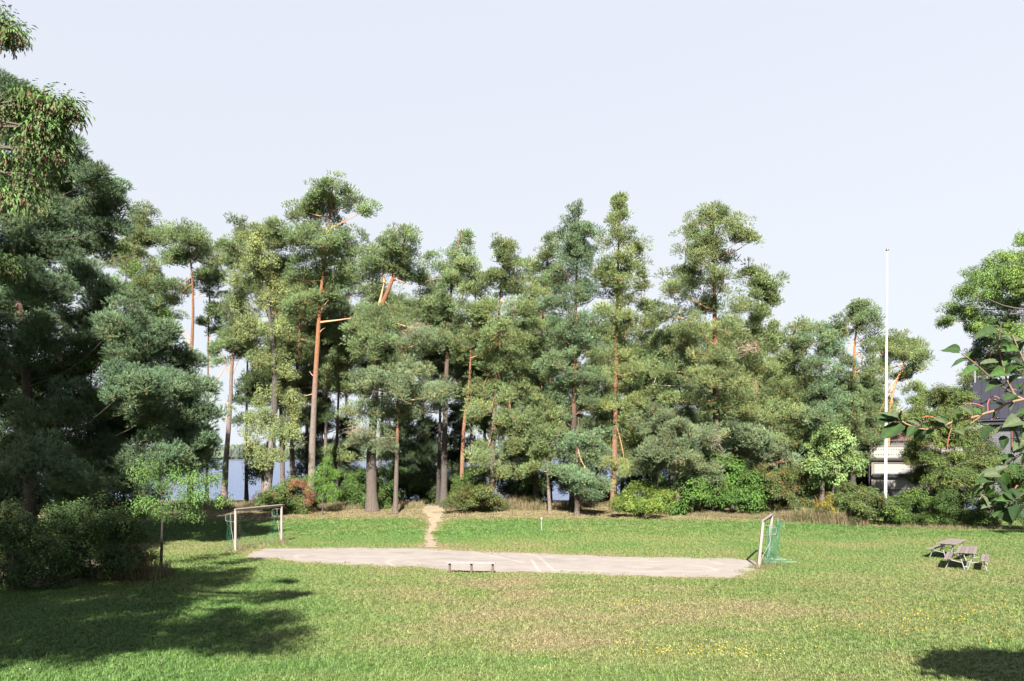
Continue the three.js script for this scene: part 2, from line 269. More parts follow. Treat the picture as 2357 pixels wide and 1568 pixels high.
// ------------------------------------------------------------------ trees
const PINE_LOW = [0.17, 0.135, 0.11], PINE_HIGH = [0.33, 0.15, 0.075], GREYBARK = [0.14, 0.12, 0.1], DARKBARK = [0.075, 0.062, 0.052], BIRCHBARK = [0.46, 0.43, 0.38];
const barkPine = (low, high, from, to) => (t) => { const k = sstep(from, to, t); return low.map((v, i) => lerp(v, high[i], k)); };
// spec: d, trunk [[vx, vy], ...] base to top (base y null = on the ground), r, blobs [vx, vy, rx, ry, dz?] on the 2357 frame
function tree(name, label, category, s, group) {
  const R = rng(s.seed ?? Math.round(s.d * 31 + s.trunk[0][0])), d = s.d, k = d / FOCAL;
  const bx = (s.trunk[0][0] - CX) * k, base = V3(bx, gy(bx, d) - 0.05, -d), root = thing(name, label, category, base, group);
  const tp = s.trunk.map(([x, y], i) => { const p = i === 0 ? base.clone() : at(x, y, d); return p.sub(base); });
  if (tp.length === 2) tp.splice(1, 0, tp[0].clone().lerp(tp[1], 0.5).add(V3((R() - 0.5) * 0.5, 0, (R() - 0.5) * 0.5)));
  const curve = new THREE.CatmullRomCurve3(tp), H = curve.getPoint(1).y;
  const [low, high, f0, f1] = s.bark ?? [PINE_LOW, PINE_HIGH, 0.3, 0.55];
  mesh('trunk', limbGeo(tp, s.r, s.r * 0.16, Math.max(7, Math.min(14, Math.round(s.r * 36))), 26, barkPine(low, high, f0, f1), 0.35, 3), barkMat, root);
  // blobs into space; depth from how wide the crown is at that height
  const blobs = s.blobs.map(([x, y, rx, ry, dz]) => ({ x, y, rx, ry, dz }));
  const axis = (vy) => { const Y = EYE - (vy - HORIZON) * k - base.y, u = clamp(Y / H); return curve.getPoint(u); };
  for (const b of blobs) {
    const ox = (b.x - CX) * k - bx - axis(b.y).x; let wide = 0;
    for (const c of blobs) if (Math.abs(c.y - b.y) < 70) wide = Math.max(wide, Math.abs((c.x - CX) * k - bx - axis(c.y).x) + c.rx * k * 0.6);
    if (b.dz === undefined) b.dz = (R() * 2 - 1 - (s.front ?? 0)) * 0.75 * Math.sqrt(Math.max(0, wide * wide - ox * ox));
    const dd = d + b.dz; b.p = at(b.x, b.y, dd).sub(base); b.wx = b.rx * dd / FOCAL * (s.fat ?? 1); b.wy = b.ry * dd / FOCAL * (s.fat ?? 1); b.wz = (b.wx + b.wy) / 2;
  }
  for (const [x, y, z, rx, ry, rz] of s.more ?? []) blobs.push({ p: V3(x, y, z).sub(base), wx: rx, wy: ry, wz: rz });   // the rest of a crown that leaves the frame
  if (s.fill) { const n0 = blobs.length; for (let i = 0; i < n0 * s.fill; i++) { const a = blobs[Math.floor(R() * n0)], b = blobs[Math.floor(R() * n0)]; if (a.x === undefined || b.x === undefined || Math.hypot(a.x - b.x, a.y - b.y) > 95) { R(); continue; } const t = R(), k2 = 0.35 + 0.35 * R(); blobs.push({ x: lerp(a.x, b.x, t), y: lerp(a.y, b.y, t), small: true, p: a.p.clone().lerp(b.p, t).add(V3((R() - 0.5) * 0.9, (R() - 0.5) * 0.5, (R() - 0.5) * 1.2)), wx: lerp(a.wx, b.wx, t) * k2, wy: lerp(a.wy, b.wy, t) * k2, wz: lerp(a.wz, b.wz, t) * k2 }); } }
  const limbs = [], mats = [], cols = [], geoms = s.leaf, up = V3(0, 1, 0), tint = s.tint ?? [0.07, 0.1, 0.045], pad = s.pad ?? 1, per = s.per ?? 6, gain = s.gain ?? 1.9;
  const limbCol = s.limbCol ?? ((t) => [lerp(high[0], 0.2, t * 0.7), lerp(high[1], 0.14, t * 0.7), lerp(high[2], 0.09, t * 0.7)]);
  for (const b of blobs) {
    const horiz = Math.hypot(b.p.x - axis(b.y ?? HORIZON).x, b.p.z), oy = clamp((b.p.y - (s.rise ?? 0.3) * horiz - 0.2) / H, s.from ?? 0.25, 0.97), o = curve.getPoint(oy), mid = o.clone().lerp(b.p, 0.55).add(V3((R() - 0.5) * 0.4, -0.06 * horiz + (R() - 0.3) * 0.3, (R() - 0.5) * 0.4));
    const lr = Math.min(s.r * 0.36, 0.02 + 0.018 * horiz) * (s.limbR ?? 1);
    if (!b.small) limbs.push(limbGeo([o, mid, b.p.clone()], lr, lr * 0.35, 5, 7, limbCol, 0, 7));
    const nb = Math.max(b.small ? 2 : 3, Math.round((s.dens ?? 1) * (b.x === undefined ? 6 : 1) * (s.base ?? 4.4) * Math.pow(b.wx * b.wy, 0.92) / (pad * pad)) + 1);
    for (let i = 0; i < nb; i++) {
      const v = V3(R() * 2 - 1, R() * 2 - 1, R() * 2 - 1); if (v.y < -0.3) v.y *= 0.5; v.normalize().multiplyScalar(0.45 + 0.5 * R());
      const c = b.p.clone().add(V3(v.x * b.wx, v.y * b.wy, v.z * b.wz)), tone = 0.68 + 0.64 * R(), warm = (R() - 0.5) * 0.18;
      if (i % 3 === 0) limbs.push(limbGeo([b.p.clone().lerp(o, 0.25 * R()), b.p.clone().lerp(c, 0.5).add(V3(0, -0.1, 0)), c], lr * 0.4, lr * 0.16 + 0.004, 4, 3, (t) => limbCol(0.6 + 0.4 * t), 0, 9));
      const out = V3(v.x, v.y * 0.5, v.z), ax = V3(c.x - axis(b.y ?? HORIZON).x, 0, c.z).normalize().multiplyScalar(1.2).add(V3(R() - 0.5, (R() - 0.35) * 0.5, R() - 0.5)).normalize();
      for (let j = 0; j < per; j++) {
        const sp = Math.min((s.spread ?? 0.62) * pad, 0.6 * Math.max(b.wx, b.wy)), q = c.clone().addScaledVector(ax, (R() + R() - 1) * sp * 1.35).add(V3((R() + R() - 1) * sp * 0.75, (R() + R() - 1) * sp * (s.lift ?? 0.42), (R() + R() - 1) * sp * 0.75)), sc = pad * (0.55 + 0.7 * R()) * (b.x === undefined ? 1.35 : 1);
        const u = up.clone().multiplyScalar(s.upright ?? 0.8).addScaledVector(out, 0.75).add(V3((R() - 0.5) * 0.5, 0, (R() - 0.5) * 0.5)); if (s.hang) u.set((R() - 0.5) * 0.4, 1, (R() - 0.5) * 0.4);
        if (s.loose && R() < s.loose) { q.add(V3(v.x * 0.2, 0.12 + 0.22 * R(), v.z * 0.2)); u.set((R() - 0.5) * 0.6 + v.x * 0.3, 1, (R() - 0.5) * 0.6 + v.z * 0.3); }
        mats.push(xf(q, u, R() * 6.283, sc, sc * (0.75 + 0.35 * R()), sc));
        const f = tone * (0.85 + 0.3 * R()), odd = s.odd && R() < s.oddShare ? s.odd : tint; cols.push(new THREE.Color().setRGB(odd[0] * f * gain * (1 + warm), odd[1] * f * gain, odd[2] * f * gain * (1 - warm * 0.6)));
      }
    }
  }
  for (const [x, y, x2, y2, r, dz = 0] of s.stubs ?? []) { const a = at(x, y, d).sub(base), b = at(x2, y2, d).sub(base); b.z += dz; mesh('limb', limbGeo([a, a.clone().lerp(b, 0.5).add(V3(0, (R() - 0.4) * 0.25, 0)), b], r, r * 0.3, 6, 6, s.stubCol ?? ((t) => [lerp(0.45, 0.3, t), lerp(0.21, 0.2, t), lerp(0.1, 0.14, t)]), 0, 5), twigMat, root); }
  if (limbs.length) mesh('branches', mergeGeometries(limbs), twigMat, root, 'stuff');
  const geo = geoms[Math.floor(R() * geoms.length)];
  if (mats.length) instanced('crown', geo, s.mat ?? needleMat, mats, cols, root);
  for (const [x, y, rx, ry, n] of s.dead ?? []) { // masses of bare grey twigs
    const c = at(x, y, d - 1.2).sub(base), g = []; const D = rng(77 + x);
    for (let i = 0; i < n; i++) { const v = V3((D() + D() - 1) * rx * k, (D() + D() - 1) * ry * k, (D() - 0.5) * rx * k), a = c.clone().add(v), b = a.clone().add(V3((D() - 0.4) * 1.1, (D() - 0.55) * 0.7, (D() - 0.5) * 0.9)); g.push(limbGeo([a, a.clone().lerp(b, 0.5).add(V3(0, 0.06, 0)), b], 0.011, 0.005, 3, 3, () => [0.27, 0.2, 0.16], 0, 3)); }
    mesh('dead_branch', mergeGeometries(g), twigMat, root, 'stuff');
  }
  return root;
}
const pine = (label, s, group) => tree('pine_tree', label, 'pine tree', { leaf: PADS, fat: 1.05, lift: 0.8, base: 3.1, pad: 0.76, fill: 2.6, spread: 0.8, loose: 0.14, ...s }, group);
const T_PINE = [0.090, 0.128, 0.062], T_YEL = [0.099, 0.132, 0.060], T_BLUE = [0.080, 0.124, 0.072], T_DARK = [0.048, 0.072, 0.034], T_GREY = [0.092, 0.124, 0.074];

pine('tall pine at the far left of the wood, yellowish crown above the big blue pine', { d: 68, r: 0.22, trunk: [[318, null], [310, 640], [330, 480]], tint: T_YEL, blobs: [[326, 496, 34, 25], [345, 545, 48, 30], [305, 550, 30, 24], [318, 600, 50, 36], [345, 660, 42, 30], [300, 690, 45, 45], [352, 730, 30, 22], [290, 800, 50, 50], [270, 600, 40, 50]] });
pine('slim pine showing a bare reddish stem between the yellowish and umbrella pines', { d: 72, r: 0.15, trunk: [[366, null], [360, 740], [352, 600]], tint: T_PINE, blobs: [[370, 690, 25, 18], [385, 730, 25, 16], [372, 790, 26, 22], [398, 770, 18, 16], [350, 640, 30, 28]] });
pine('umbrella topped pine on a bare pale orange trunk beside the lake gap', { d: 60, r: 0.26, trunk: [[438, null], [439, 870], [444, 680], [432, 535]], tint: T_PINE, blobs: [[410, 552, 38, 24], [455, 552, 38, 24], [432, 545, 40, 20], [391, 592, 32, 20], [480, 605, 32, 22], [430, 590, 40, 16], [398, 660, 36, 18], [405, 690, 34, 18], [470, 640, 26, 16]], stubs: [[438, 780, 424, 757, 0.04], [438, 792, 408, 752, 0.04], [442, 690, 470, 682, 0.05]], dens: 0.9 });
pine('thin straight pine with sparse crown rising beside the umbrella pine', { d: 64, r: 0.15, trunk: [[476, null], [478, 900], [481, 700], [486, 560]], tint: T_PINE, blobs: [[495, 575, 30, 22], [505, 625, 26, 22], [488, 660, 24, 16], [500, 715, 22, 18], [512, 770, 18, 16], [470, 745, 14, 12]], bark: [PINE_LOW, [0.36, 0.17, 0.08], 0.3, 0.6] });
pine('leaning pine with dead stubs on its trunk at the edge of the lake gap', { d: 60, r: 0.27, trunk: [[514, null], [521, 1050], [530, 930], [534, 840], [560, 640]], tint: T_PINE, bark: [[0.26, 0.2, 0.17], PINE_HIGH, 0.55, 0.75], blobs: [[530, 785, 30, 18], [508, 800, 20, 14], [560, 800, 30, 22], [548, 720, 30, 26], [575, 660, 36, 30], [525, 700, 20, 18], [512, 835, 16, 10]], stubs: [[524, 945, 514, 920, 0.045], [523, 968, 510, 950, 0.045], [485, 895, 520, 842, 0.07], [476, 900, 500, 870, 0.06]] });
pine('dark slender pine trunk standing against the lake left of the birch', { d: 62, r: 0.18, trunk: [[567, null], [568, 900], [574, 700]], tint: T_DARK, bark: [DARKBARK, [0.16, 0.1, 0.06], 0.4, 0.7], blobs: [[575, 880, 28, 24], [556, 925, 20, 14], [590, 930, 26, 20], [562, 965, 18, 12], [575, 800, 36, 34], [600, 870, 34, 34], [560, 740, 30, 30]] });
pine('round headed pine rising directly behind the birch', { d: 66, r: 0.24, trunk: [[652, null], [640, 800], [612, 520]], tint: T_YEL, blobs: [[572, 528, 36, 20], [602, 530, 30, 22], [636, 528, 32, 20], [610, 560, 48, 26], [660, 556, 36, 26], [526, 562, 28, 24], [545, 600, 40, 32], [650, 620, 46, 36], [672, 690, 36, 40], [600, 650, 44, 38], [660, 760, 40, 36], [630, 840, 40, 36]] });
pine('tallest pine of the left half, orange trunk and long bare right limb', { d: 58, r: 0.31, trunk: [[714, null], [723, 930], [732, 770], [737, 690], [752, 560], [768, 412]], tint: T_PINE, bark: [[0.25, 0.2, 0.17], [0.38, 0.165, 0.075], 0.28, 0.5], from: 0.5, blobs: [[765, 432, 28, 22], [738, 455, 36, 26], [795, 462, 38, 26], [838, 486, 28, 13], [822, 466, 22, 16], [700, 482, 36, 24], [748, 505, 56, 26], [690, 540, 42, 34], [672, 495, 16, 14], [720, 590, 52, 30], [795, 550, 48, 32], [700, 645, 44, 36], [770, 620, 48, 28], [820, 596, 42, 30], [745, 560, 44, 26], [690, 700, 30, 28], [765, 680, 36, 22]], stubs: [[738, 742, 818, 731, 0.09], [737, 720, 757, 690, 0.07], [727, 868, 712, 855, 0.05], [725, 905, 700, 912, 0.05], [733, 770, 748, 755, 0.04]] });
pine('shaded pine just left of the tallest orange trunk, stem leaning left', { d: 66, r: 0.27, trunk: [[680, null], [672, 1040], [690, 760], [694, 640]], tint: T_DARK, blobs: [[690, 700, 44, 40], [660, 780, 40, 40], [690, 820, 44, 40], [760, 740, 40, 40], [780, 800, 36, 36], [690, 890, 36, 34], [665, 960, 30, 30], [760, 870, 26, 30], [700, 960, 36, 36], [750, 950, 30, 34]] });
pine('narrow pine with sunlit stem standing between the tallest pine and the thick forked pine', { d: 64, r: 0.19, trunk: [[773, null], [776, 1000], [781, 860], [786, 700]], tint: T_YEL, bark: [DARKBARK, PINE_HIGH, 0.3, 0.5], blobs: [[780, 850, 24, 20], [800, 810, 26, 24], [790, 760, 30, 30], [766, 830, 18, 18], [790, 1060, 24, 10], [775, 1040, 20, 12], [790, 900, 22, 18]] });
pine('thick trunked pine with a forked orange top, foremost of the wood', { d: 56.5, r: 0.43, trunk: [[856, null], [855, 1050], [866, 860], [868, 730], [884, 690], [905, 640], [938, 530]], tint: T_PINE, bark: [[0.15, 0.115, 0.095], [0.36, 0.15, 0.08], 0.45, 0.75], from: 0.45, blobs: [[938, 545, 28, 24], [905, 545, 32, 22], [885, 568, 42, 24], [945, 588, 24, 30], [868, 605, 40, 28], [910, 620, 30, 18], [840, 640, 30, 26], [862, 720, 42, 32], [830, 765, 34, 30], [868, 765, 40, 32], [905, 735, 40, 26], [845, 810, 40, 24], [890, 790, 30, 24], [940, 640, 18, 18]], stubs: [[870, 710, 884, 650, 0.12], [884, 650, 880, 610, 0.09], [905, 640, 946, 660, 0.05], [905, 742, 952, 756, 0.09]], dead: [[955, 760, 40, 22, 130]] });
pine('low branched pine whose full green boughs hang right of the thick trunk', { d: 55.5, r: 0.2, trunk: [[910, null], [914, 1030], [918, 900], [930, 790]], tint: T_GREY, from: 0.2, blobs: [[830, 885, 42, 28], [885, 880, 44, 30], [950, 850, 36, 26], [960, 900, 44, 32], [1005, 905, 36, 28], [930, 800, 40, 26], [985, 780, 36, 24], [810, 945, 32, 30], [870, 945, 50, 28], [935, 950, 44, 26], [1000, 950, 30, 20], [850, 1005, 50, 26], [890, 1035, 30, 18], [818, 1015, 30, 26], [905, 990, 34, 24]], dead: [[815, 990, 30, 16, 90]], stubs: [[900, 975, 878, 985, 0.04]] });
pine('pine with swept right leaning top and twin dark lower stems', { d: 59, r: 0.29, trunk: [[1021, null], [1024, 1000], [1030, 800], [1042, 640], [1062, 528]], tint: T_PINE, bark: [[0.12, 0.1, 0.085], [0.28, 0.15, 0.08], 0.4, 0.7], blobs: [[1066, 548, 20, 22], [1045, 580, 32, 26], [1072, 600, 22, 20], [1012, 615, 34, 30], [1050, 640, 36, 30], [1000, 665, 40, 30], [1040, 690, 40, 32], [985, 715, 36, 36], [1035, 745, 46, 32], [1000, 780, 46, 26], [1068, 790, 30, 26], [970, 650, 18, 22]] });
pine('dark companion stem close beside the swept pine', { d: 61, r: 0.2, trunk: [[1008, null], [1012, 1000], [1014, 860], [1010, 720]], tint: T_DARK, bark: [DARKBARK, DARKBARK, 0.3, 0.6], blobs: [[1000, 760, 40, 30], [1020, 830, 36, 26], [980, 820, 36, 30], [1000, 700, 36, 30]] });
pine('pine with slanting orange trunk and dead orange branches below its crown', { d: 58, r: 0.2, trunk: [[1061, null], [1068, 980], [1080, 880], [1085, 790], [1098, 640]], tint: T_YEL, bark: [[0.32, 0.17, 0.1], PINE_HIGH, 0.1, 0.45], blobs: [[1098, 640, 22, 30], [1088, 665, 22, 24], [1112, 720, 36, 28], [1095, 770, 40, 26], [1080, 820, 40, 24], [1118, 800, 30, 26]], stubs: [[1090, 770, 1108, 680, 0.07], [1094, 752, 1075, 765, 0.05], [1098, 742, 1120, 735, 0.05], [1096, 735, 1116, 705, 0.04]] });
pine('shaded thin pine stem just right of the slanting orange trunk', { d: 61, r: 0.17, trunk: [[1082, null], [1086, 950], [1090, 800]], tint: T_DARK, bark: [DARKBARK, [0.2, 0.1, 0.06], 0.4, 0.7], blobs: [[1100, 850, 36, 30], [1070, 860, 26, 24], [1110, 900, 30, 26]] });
pine('broad pine with a blunt rounded top left of centre, boughs down to the bushes', { front: 0.45, d: 57.5, r: 0.26, trunk: [[1130, null], [1140, 900], [1150, 700], [1162, 558]], tint: T_YEL, blobs: [[1160, 572, 24, 20], [1150, 600, 26, 20], [1176, 605, 24, 22], [1132, 640, 34, 26], [1192, 640, 36, 30], [1165, 675, 42, 26], [1135, 715, 44, 30], [1190, 715, 44, 32], [1150, 770, 52, 32], [1200, 785, 40, 30], [1125, 830, 44, 28], [1175, 840, 46, 30], [1110, 890, 40, 28], [1165, 905, 46, 28], [1120, 955, 46, 28], [1180, 965, 46, 30], [1130, 1015, 46, 28], [1185, 1035, 40, 28], [1110, 1060, 34, 24], [1150, 1085, 44, 24], [1195, 1090, 30, 28]] });
pine('pine with a thin pointed spire standing left of the two tallest central tops', { front: 0.45, d: 60, r: 0.22, trunk: [[1232, null], [1240, 850], [1256, 660], [1263, 540]], tint: T_PINE, blobs: [[1263, 556, 9, 18], [1258, 590, 22, 18], [1214, 610, 22, 22], [1245, 620, 36, 22], [1275, 640, 34, 26], [1225, 655, 40, 26], [1262, 690, 46, 28], [1215, 715, 40, 30], [1262, 750, 46, 30], [1225, 790, 44, 28], [1255, 840, 44, 30], [1215, 880, 44, 30], [1250, 930, 44, 30], [1215, 985, 44, 28], [1245, 1040, 40, 26], [1225, 1090, 30, 20]] });
pine('small front pine with slender grey trunk and olive boughs near the white stake', { d: 55.5, r: 0.15, trunk: [[1266, null], [1261, 1090], [1258, 1000], [1262, 930]], tint: T_YEL, bark: [[0.26, 0.2, 0.16], [0.36, 0.18, 0.1], 0.4, 0.7], blobs: [[1240, 1045, 28, 16], [1252, 1010, 30, 18], [1228, 1080, 22, 16], [1275, 990, 24, 16], [1262, 950, 26, 18], [1225, 1030, 20, 14]] });
pine('left one of the two tallest central pines, orange stem showing in mid crown', { front: 0.45, d: 57.5, r: 0.28, trunk: [[1318, null], [1321, 950], [1324, 740], [1333, 472]], tint: T_BLUE, bark: [DARKBARK, PINE_HIGH, 0.25, 0.45], blobs: [[1333, 488, 10, 18], [1324, 520, 26, 18], [1345, 528, 26, 18], [1312, 556, 34, 22], [1352, 562, 36, 22], [1330, 590, 44, 24], [1300, 615, 36, 24], [1362, 620, 36, 26], [1315, 660, 46, 26], [1360, 690, 36, 26], [1290, 700, 40, 26], [1350, 745, 46, 28], [1285, 760, 40, 26], [1350, 805, 50, 28], [1288, 835, 44, 26], [1345, 870, 50, 28], [1285, 905, 40, 26], [1360, 930, 44, 26], [1300, 965, 46, 26], [1365, 990, 40, 26], [1290, 1020, 44, 24], [1345, 1050, 50, 26]] });
pine('low spreading front pine, blue green, with bare forked orange branch', { d: 54.5, r: 0.2, trunk: [[1328, null], [1328, 1060], [1332, 960]], tint: T_BLUE, bark: [[0.16, 0.12, 0.1], [0.2, 0.13, 0.09], 0.4, 0.7], from: 0.15, blobs: [[1320, 1095, 36, 18], [1355, 1110, 40, 18], [1290, 1090, 26, 16], [1330, 1130, 40, 14], [1375, 1125, 30, 14], [1340, 1010, 34, 18], [1320, 1040, 30, 16]], stubs: [[1332, 1045, 1346, 1075, 0.06], [1346, 1072, 1340, 1100, 0.04], [1345, 1072, 1364, 1095, 0.04], [1334, 1050, 1330, 1025, 0.05]] });
pine('right one of the two tallest central pines, slim cone over an orange stem', { front: 0.45, d: 58, r: 0.27, trunk: [[1412, null], [1417, 900], [1421, 700], [1427, 450]], tint: [0.102, 0.132, 0.055], bark: [[0.3, 0.16, 0.1], PINE_HIGH, 0.15, 0.4], blobs: [[1427, 468, 10, 18], [1424, 500, 20, 18], [1432, 530, 28, 20], [1410, 555, 26, 20], [1450, 568, 32, 20], [1424, 590, 34, 20], [1402, 622, 26, 20], [1462, 612, 26, 22], [1436, 640, 36, 20], [1474, 662, 16, 14], [1408, 665, 30, 20], [1444, 690, 34, 18], [1405, 725, 34, 24], [1455, 745, 36, 26], [1400, 790, 36, 26], [1452, 805, 40, 26], [1452, 860, 42, 28], [1395, 850, 30, 26], [1455, 920, 40, 26], [1400, 930, 32, 26], [1460, 980, 40, 26], [1398, 1000, 34, 26], [1440, 1030, 46, 26], [1395, 1065, 36, 24], [1440, 1085, 40, 24]] });
pine('dark green pine filling the dip between the slim cone and the great broad pine', { front: 0.45, d: 60, r: 0.24, trunk: [[1508, null], [1506, 900], [1506, 690]], tint: T_PINE, blobs: [[1500, 702, 22, 12], [1512, 735, 34, 24], [1528, 775, 36, 26], [1495, 785, 30, 26], [1510, 830, 44, 30], [1490, 880, 36, 30], [1530, 880, 36, 28], [1500, 940, 44, 28], [1485, 1000, 36, 28]] });
pine('great broad pine with a tall conical top right of centre', { front: 0.45, d: 56.5, r: 0.36, trunk: [[1652, null], [1648, 900], [1645, 700], [1640, 466]], tint: [0.097, 0.126, 0.058], blobs: [[1634, 484, 20, 18], [1655, 490, 18, 18], [1615, 515, 30, 20], [1660, 522, 34, 22], [1690, 530, 26, 14], [1596, 548, 34, 20], [1640, 556, 40, 22], [1700, 552, 34, 14], [1728, 555, 14, 10], [1585, 590, 38, 24], [1630, 600, 44, 26], [1675, 600, 38, 24], [1572, 628, 34, 22], [1615, 650, 48, 28], [1665, 650, 40, 28], [1555, 668, 30, 20], [1600, 695, 52, 26], [1655, 705, 46, 28], [1560, 730, 44, 28], [1610, 755, 52, 30], [1670, 760, 50, 30], [1560, 795, 50, 28], [1625, 815, 52, 30], [1690, 815, 48, 30], [1560, 855, 48, 28], [1620, 875, 52, 30], [1690, 880, 48, 30], [1580, 920, 50, 28], [1650, 930, 50, 30], [1710, 945, 44, 28]], dead: [[1650, 660, 24, 14, 60], [1720, 800, 30, 20, 90], [1590, 800, 20, 20, 50]], stubs: [[1500, 886, 1560, 888, 0.06], [1510, 870, 1503, 884, 0.05], [1605, 890, 1560, 888, 0.06]], stubCol: () => [0.33, 0.27, 0.22] });
pine('pine shouldering the great broad pine on its right with an olive top', { front: 0.45, d: 58, r: 0.26, trunk: [[1742, null], [1740, 850], [1748, 612]], tint: T_YEL, blobs: [[1748, 625, 28, 16], [1728, 640, 26, 18], [1768, 655, 24, 20], [1742, 675, 34, 22], [1775, 690, 16, 20], [1728, 710, 30, 24], [1758, 730, 26, 22], [1768, 765, 16, 20], [1735, 780, 34, 28], [1750, 840, 34, 28], [1735, 900, 34, 30], [1755, 960, 36, 28], [1740, 1020, 36, 26]] });
pine('dense dark pine with drooping boughs over the green bushes', { d: 55, r: 0.24, trunk: [[1560, null], [1562, 1020], [1560, 930]], tint: T_GREY, from: 0.2, blobs: [[1540, 945, 40, 24], [1500, 985, 36, 26], [1560, 990, 46, 28], [1600, 1010, 44, 26], [1520, 1035, 44, 26], [1570, 1050, 46, 24], [1620, 1060, 36, 20], [1545, 1085, 44, 22], [1500, 1075, 30, 22], [1590, 1100, 40, 18], [1630, 1100, 30, 16]], stubs: [[1556, 1060, 1550, 1095, 0.04], [1550, 1095, 1558, 1112, 0.03]], dead: [[1640, 1010, 26, 16, 60]] });
pine('dark spreading pine low behind the elder bushes', { d: 57.5, r: 0.22, trunk: [[1690, null], [1690, 1050], [1690, 960]], tint: T_GREY, from: 0.2, blobs: [[1680, 990, 44, 26], [1730, 1005, 40, 26], [1700, 1035, 46, 22], [1755, 1045, 40, 22], [1650, 1045, 36, 20], [1780, 1020, 30, 24], [1800, 1060, 30, 20]] });
pine('lower pine with two rounded tops right of the great pine', { front: 0.45, d: 61, r: 0.25, trunk: [[1830, null], [1828, 900], [1830, 742]], tint: T_YEL, blobs: [[1832, 754, 22, 14], [1808, 780, 26, 20], [1845, 785, 30, 22], [1798, 820, 34, 26], [1845, 835, 38, 28], [1800, 870, 40, 28], [1840, 890, 40, 30], [1795, 925, 38, 28], [1830, 950, 40, 28], [1790, 985, 36, 28], [1830, 1010, 38, 28]] });
pine('bluish round pine left of the bare orange trunk near the flagpole', { front: 0.45, d: 60, r: 0.25, trunk: [[1892, null], [1890, 900], [1890, 745]], tint: T_BLUE, blobs: [[1885, 758, 30, 16], [1912, 780, 28, 20], [1875, 795, 34, 24], [1912, 825, 34, 26], [1880, 845, 38, 28], [1920, 875, 32, 28], [1880, 905, 42, 30], [1915, 935, 32, 26], [1870, 965, 42, 28], [1905, 995, 36, 28], [1870, 1030, 36, 26]] });
pine('tall pine with bare orange upper trunk and short limbs left of the flagpole', { d: 60, r: 0.25, trunk: [[1962, null], [1966, 950], [1968, 790], [1982, 694]], tint: T_PINE, bark: [DARKBARK, [0.56, 0.25, 0.1], 0.35, 0.6], blobs: [[1984, 708, 18, 14], [1968, 730, 28, 18], [2000, 732, 18, 16], [1950, 752, 26, 16], [1990, 757, 28, 16], [2008, 780, 16, 16], [1938, 775, 18, 16], [2003, 810, 16, 18], [1938, 840, 24, 18], [1945, 880, 26, 24], [2000, 860, 24, 26], [1995, 905, 30, 28], [1940, 925, 30, 26], [1990, 955, 34, 28], [1955, 985, 38, 28], [1995, 1010, 34, 30], [1950, 1050, 34, 28]], stubs: [[1968, 800, 1952, 795, 0.06], [1969, 815, 1990, 812, 0.06], [1967, 835, 1992, 845, 0.06], [1968, 780, 1948, 782, 0.05], [1969, 790, 1992, 775, 0.05], [1966, 860, 1985, 848, 0.06], [1966, 870, 1945, 880, 0.05]] });
pine('flat topped pine with a bare leaning orange trunk right of the flagpole', { d: 62, r: 0.24, trunk: [[2040, null], [2048, 960], [2058, 895], [2078, 845], [2088, 800]], tint: T_YEL, bark: [[0.5, 0.28, 0.16], [0.6, 0.3, 0.15], 0.3, 0.6], from: 0.6, blobs: [[2080, 785, 28, 12], [2055, 800, 32, 16], [2104, 802, 28, 15], [2125, 824, 13, 8], [2035, 818, 26, 18], [2075, 818, 30, 12], [2025, 850, 22, 24], [2092, 868, 16, 14], [2108, 850, 16, 10], [2100, 895, 12, 10], [2020, 900, 24, 28], [2030, 950, 30, 30], [2010, 1000, 26, 28]], stubs: [[2060, 890, 2042, 870, 0.04], [2052, 930, 2030, 925, 0.04], [2065, 870, 2090, 862, 0.04]] });

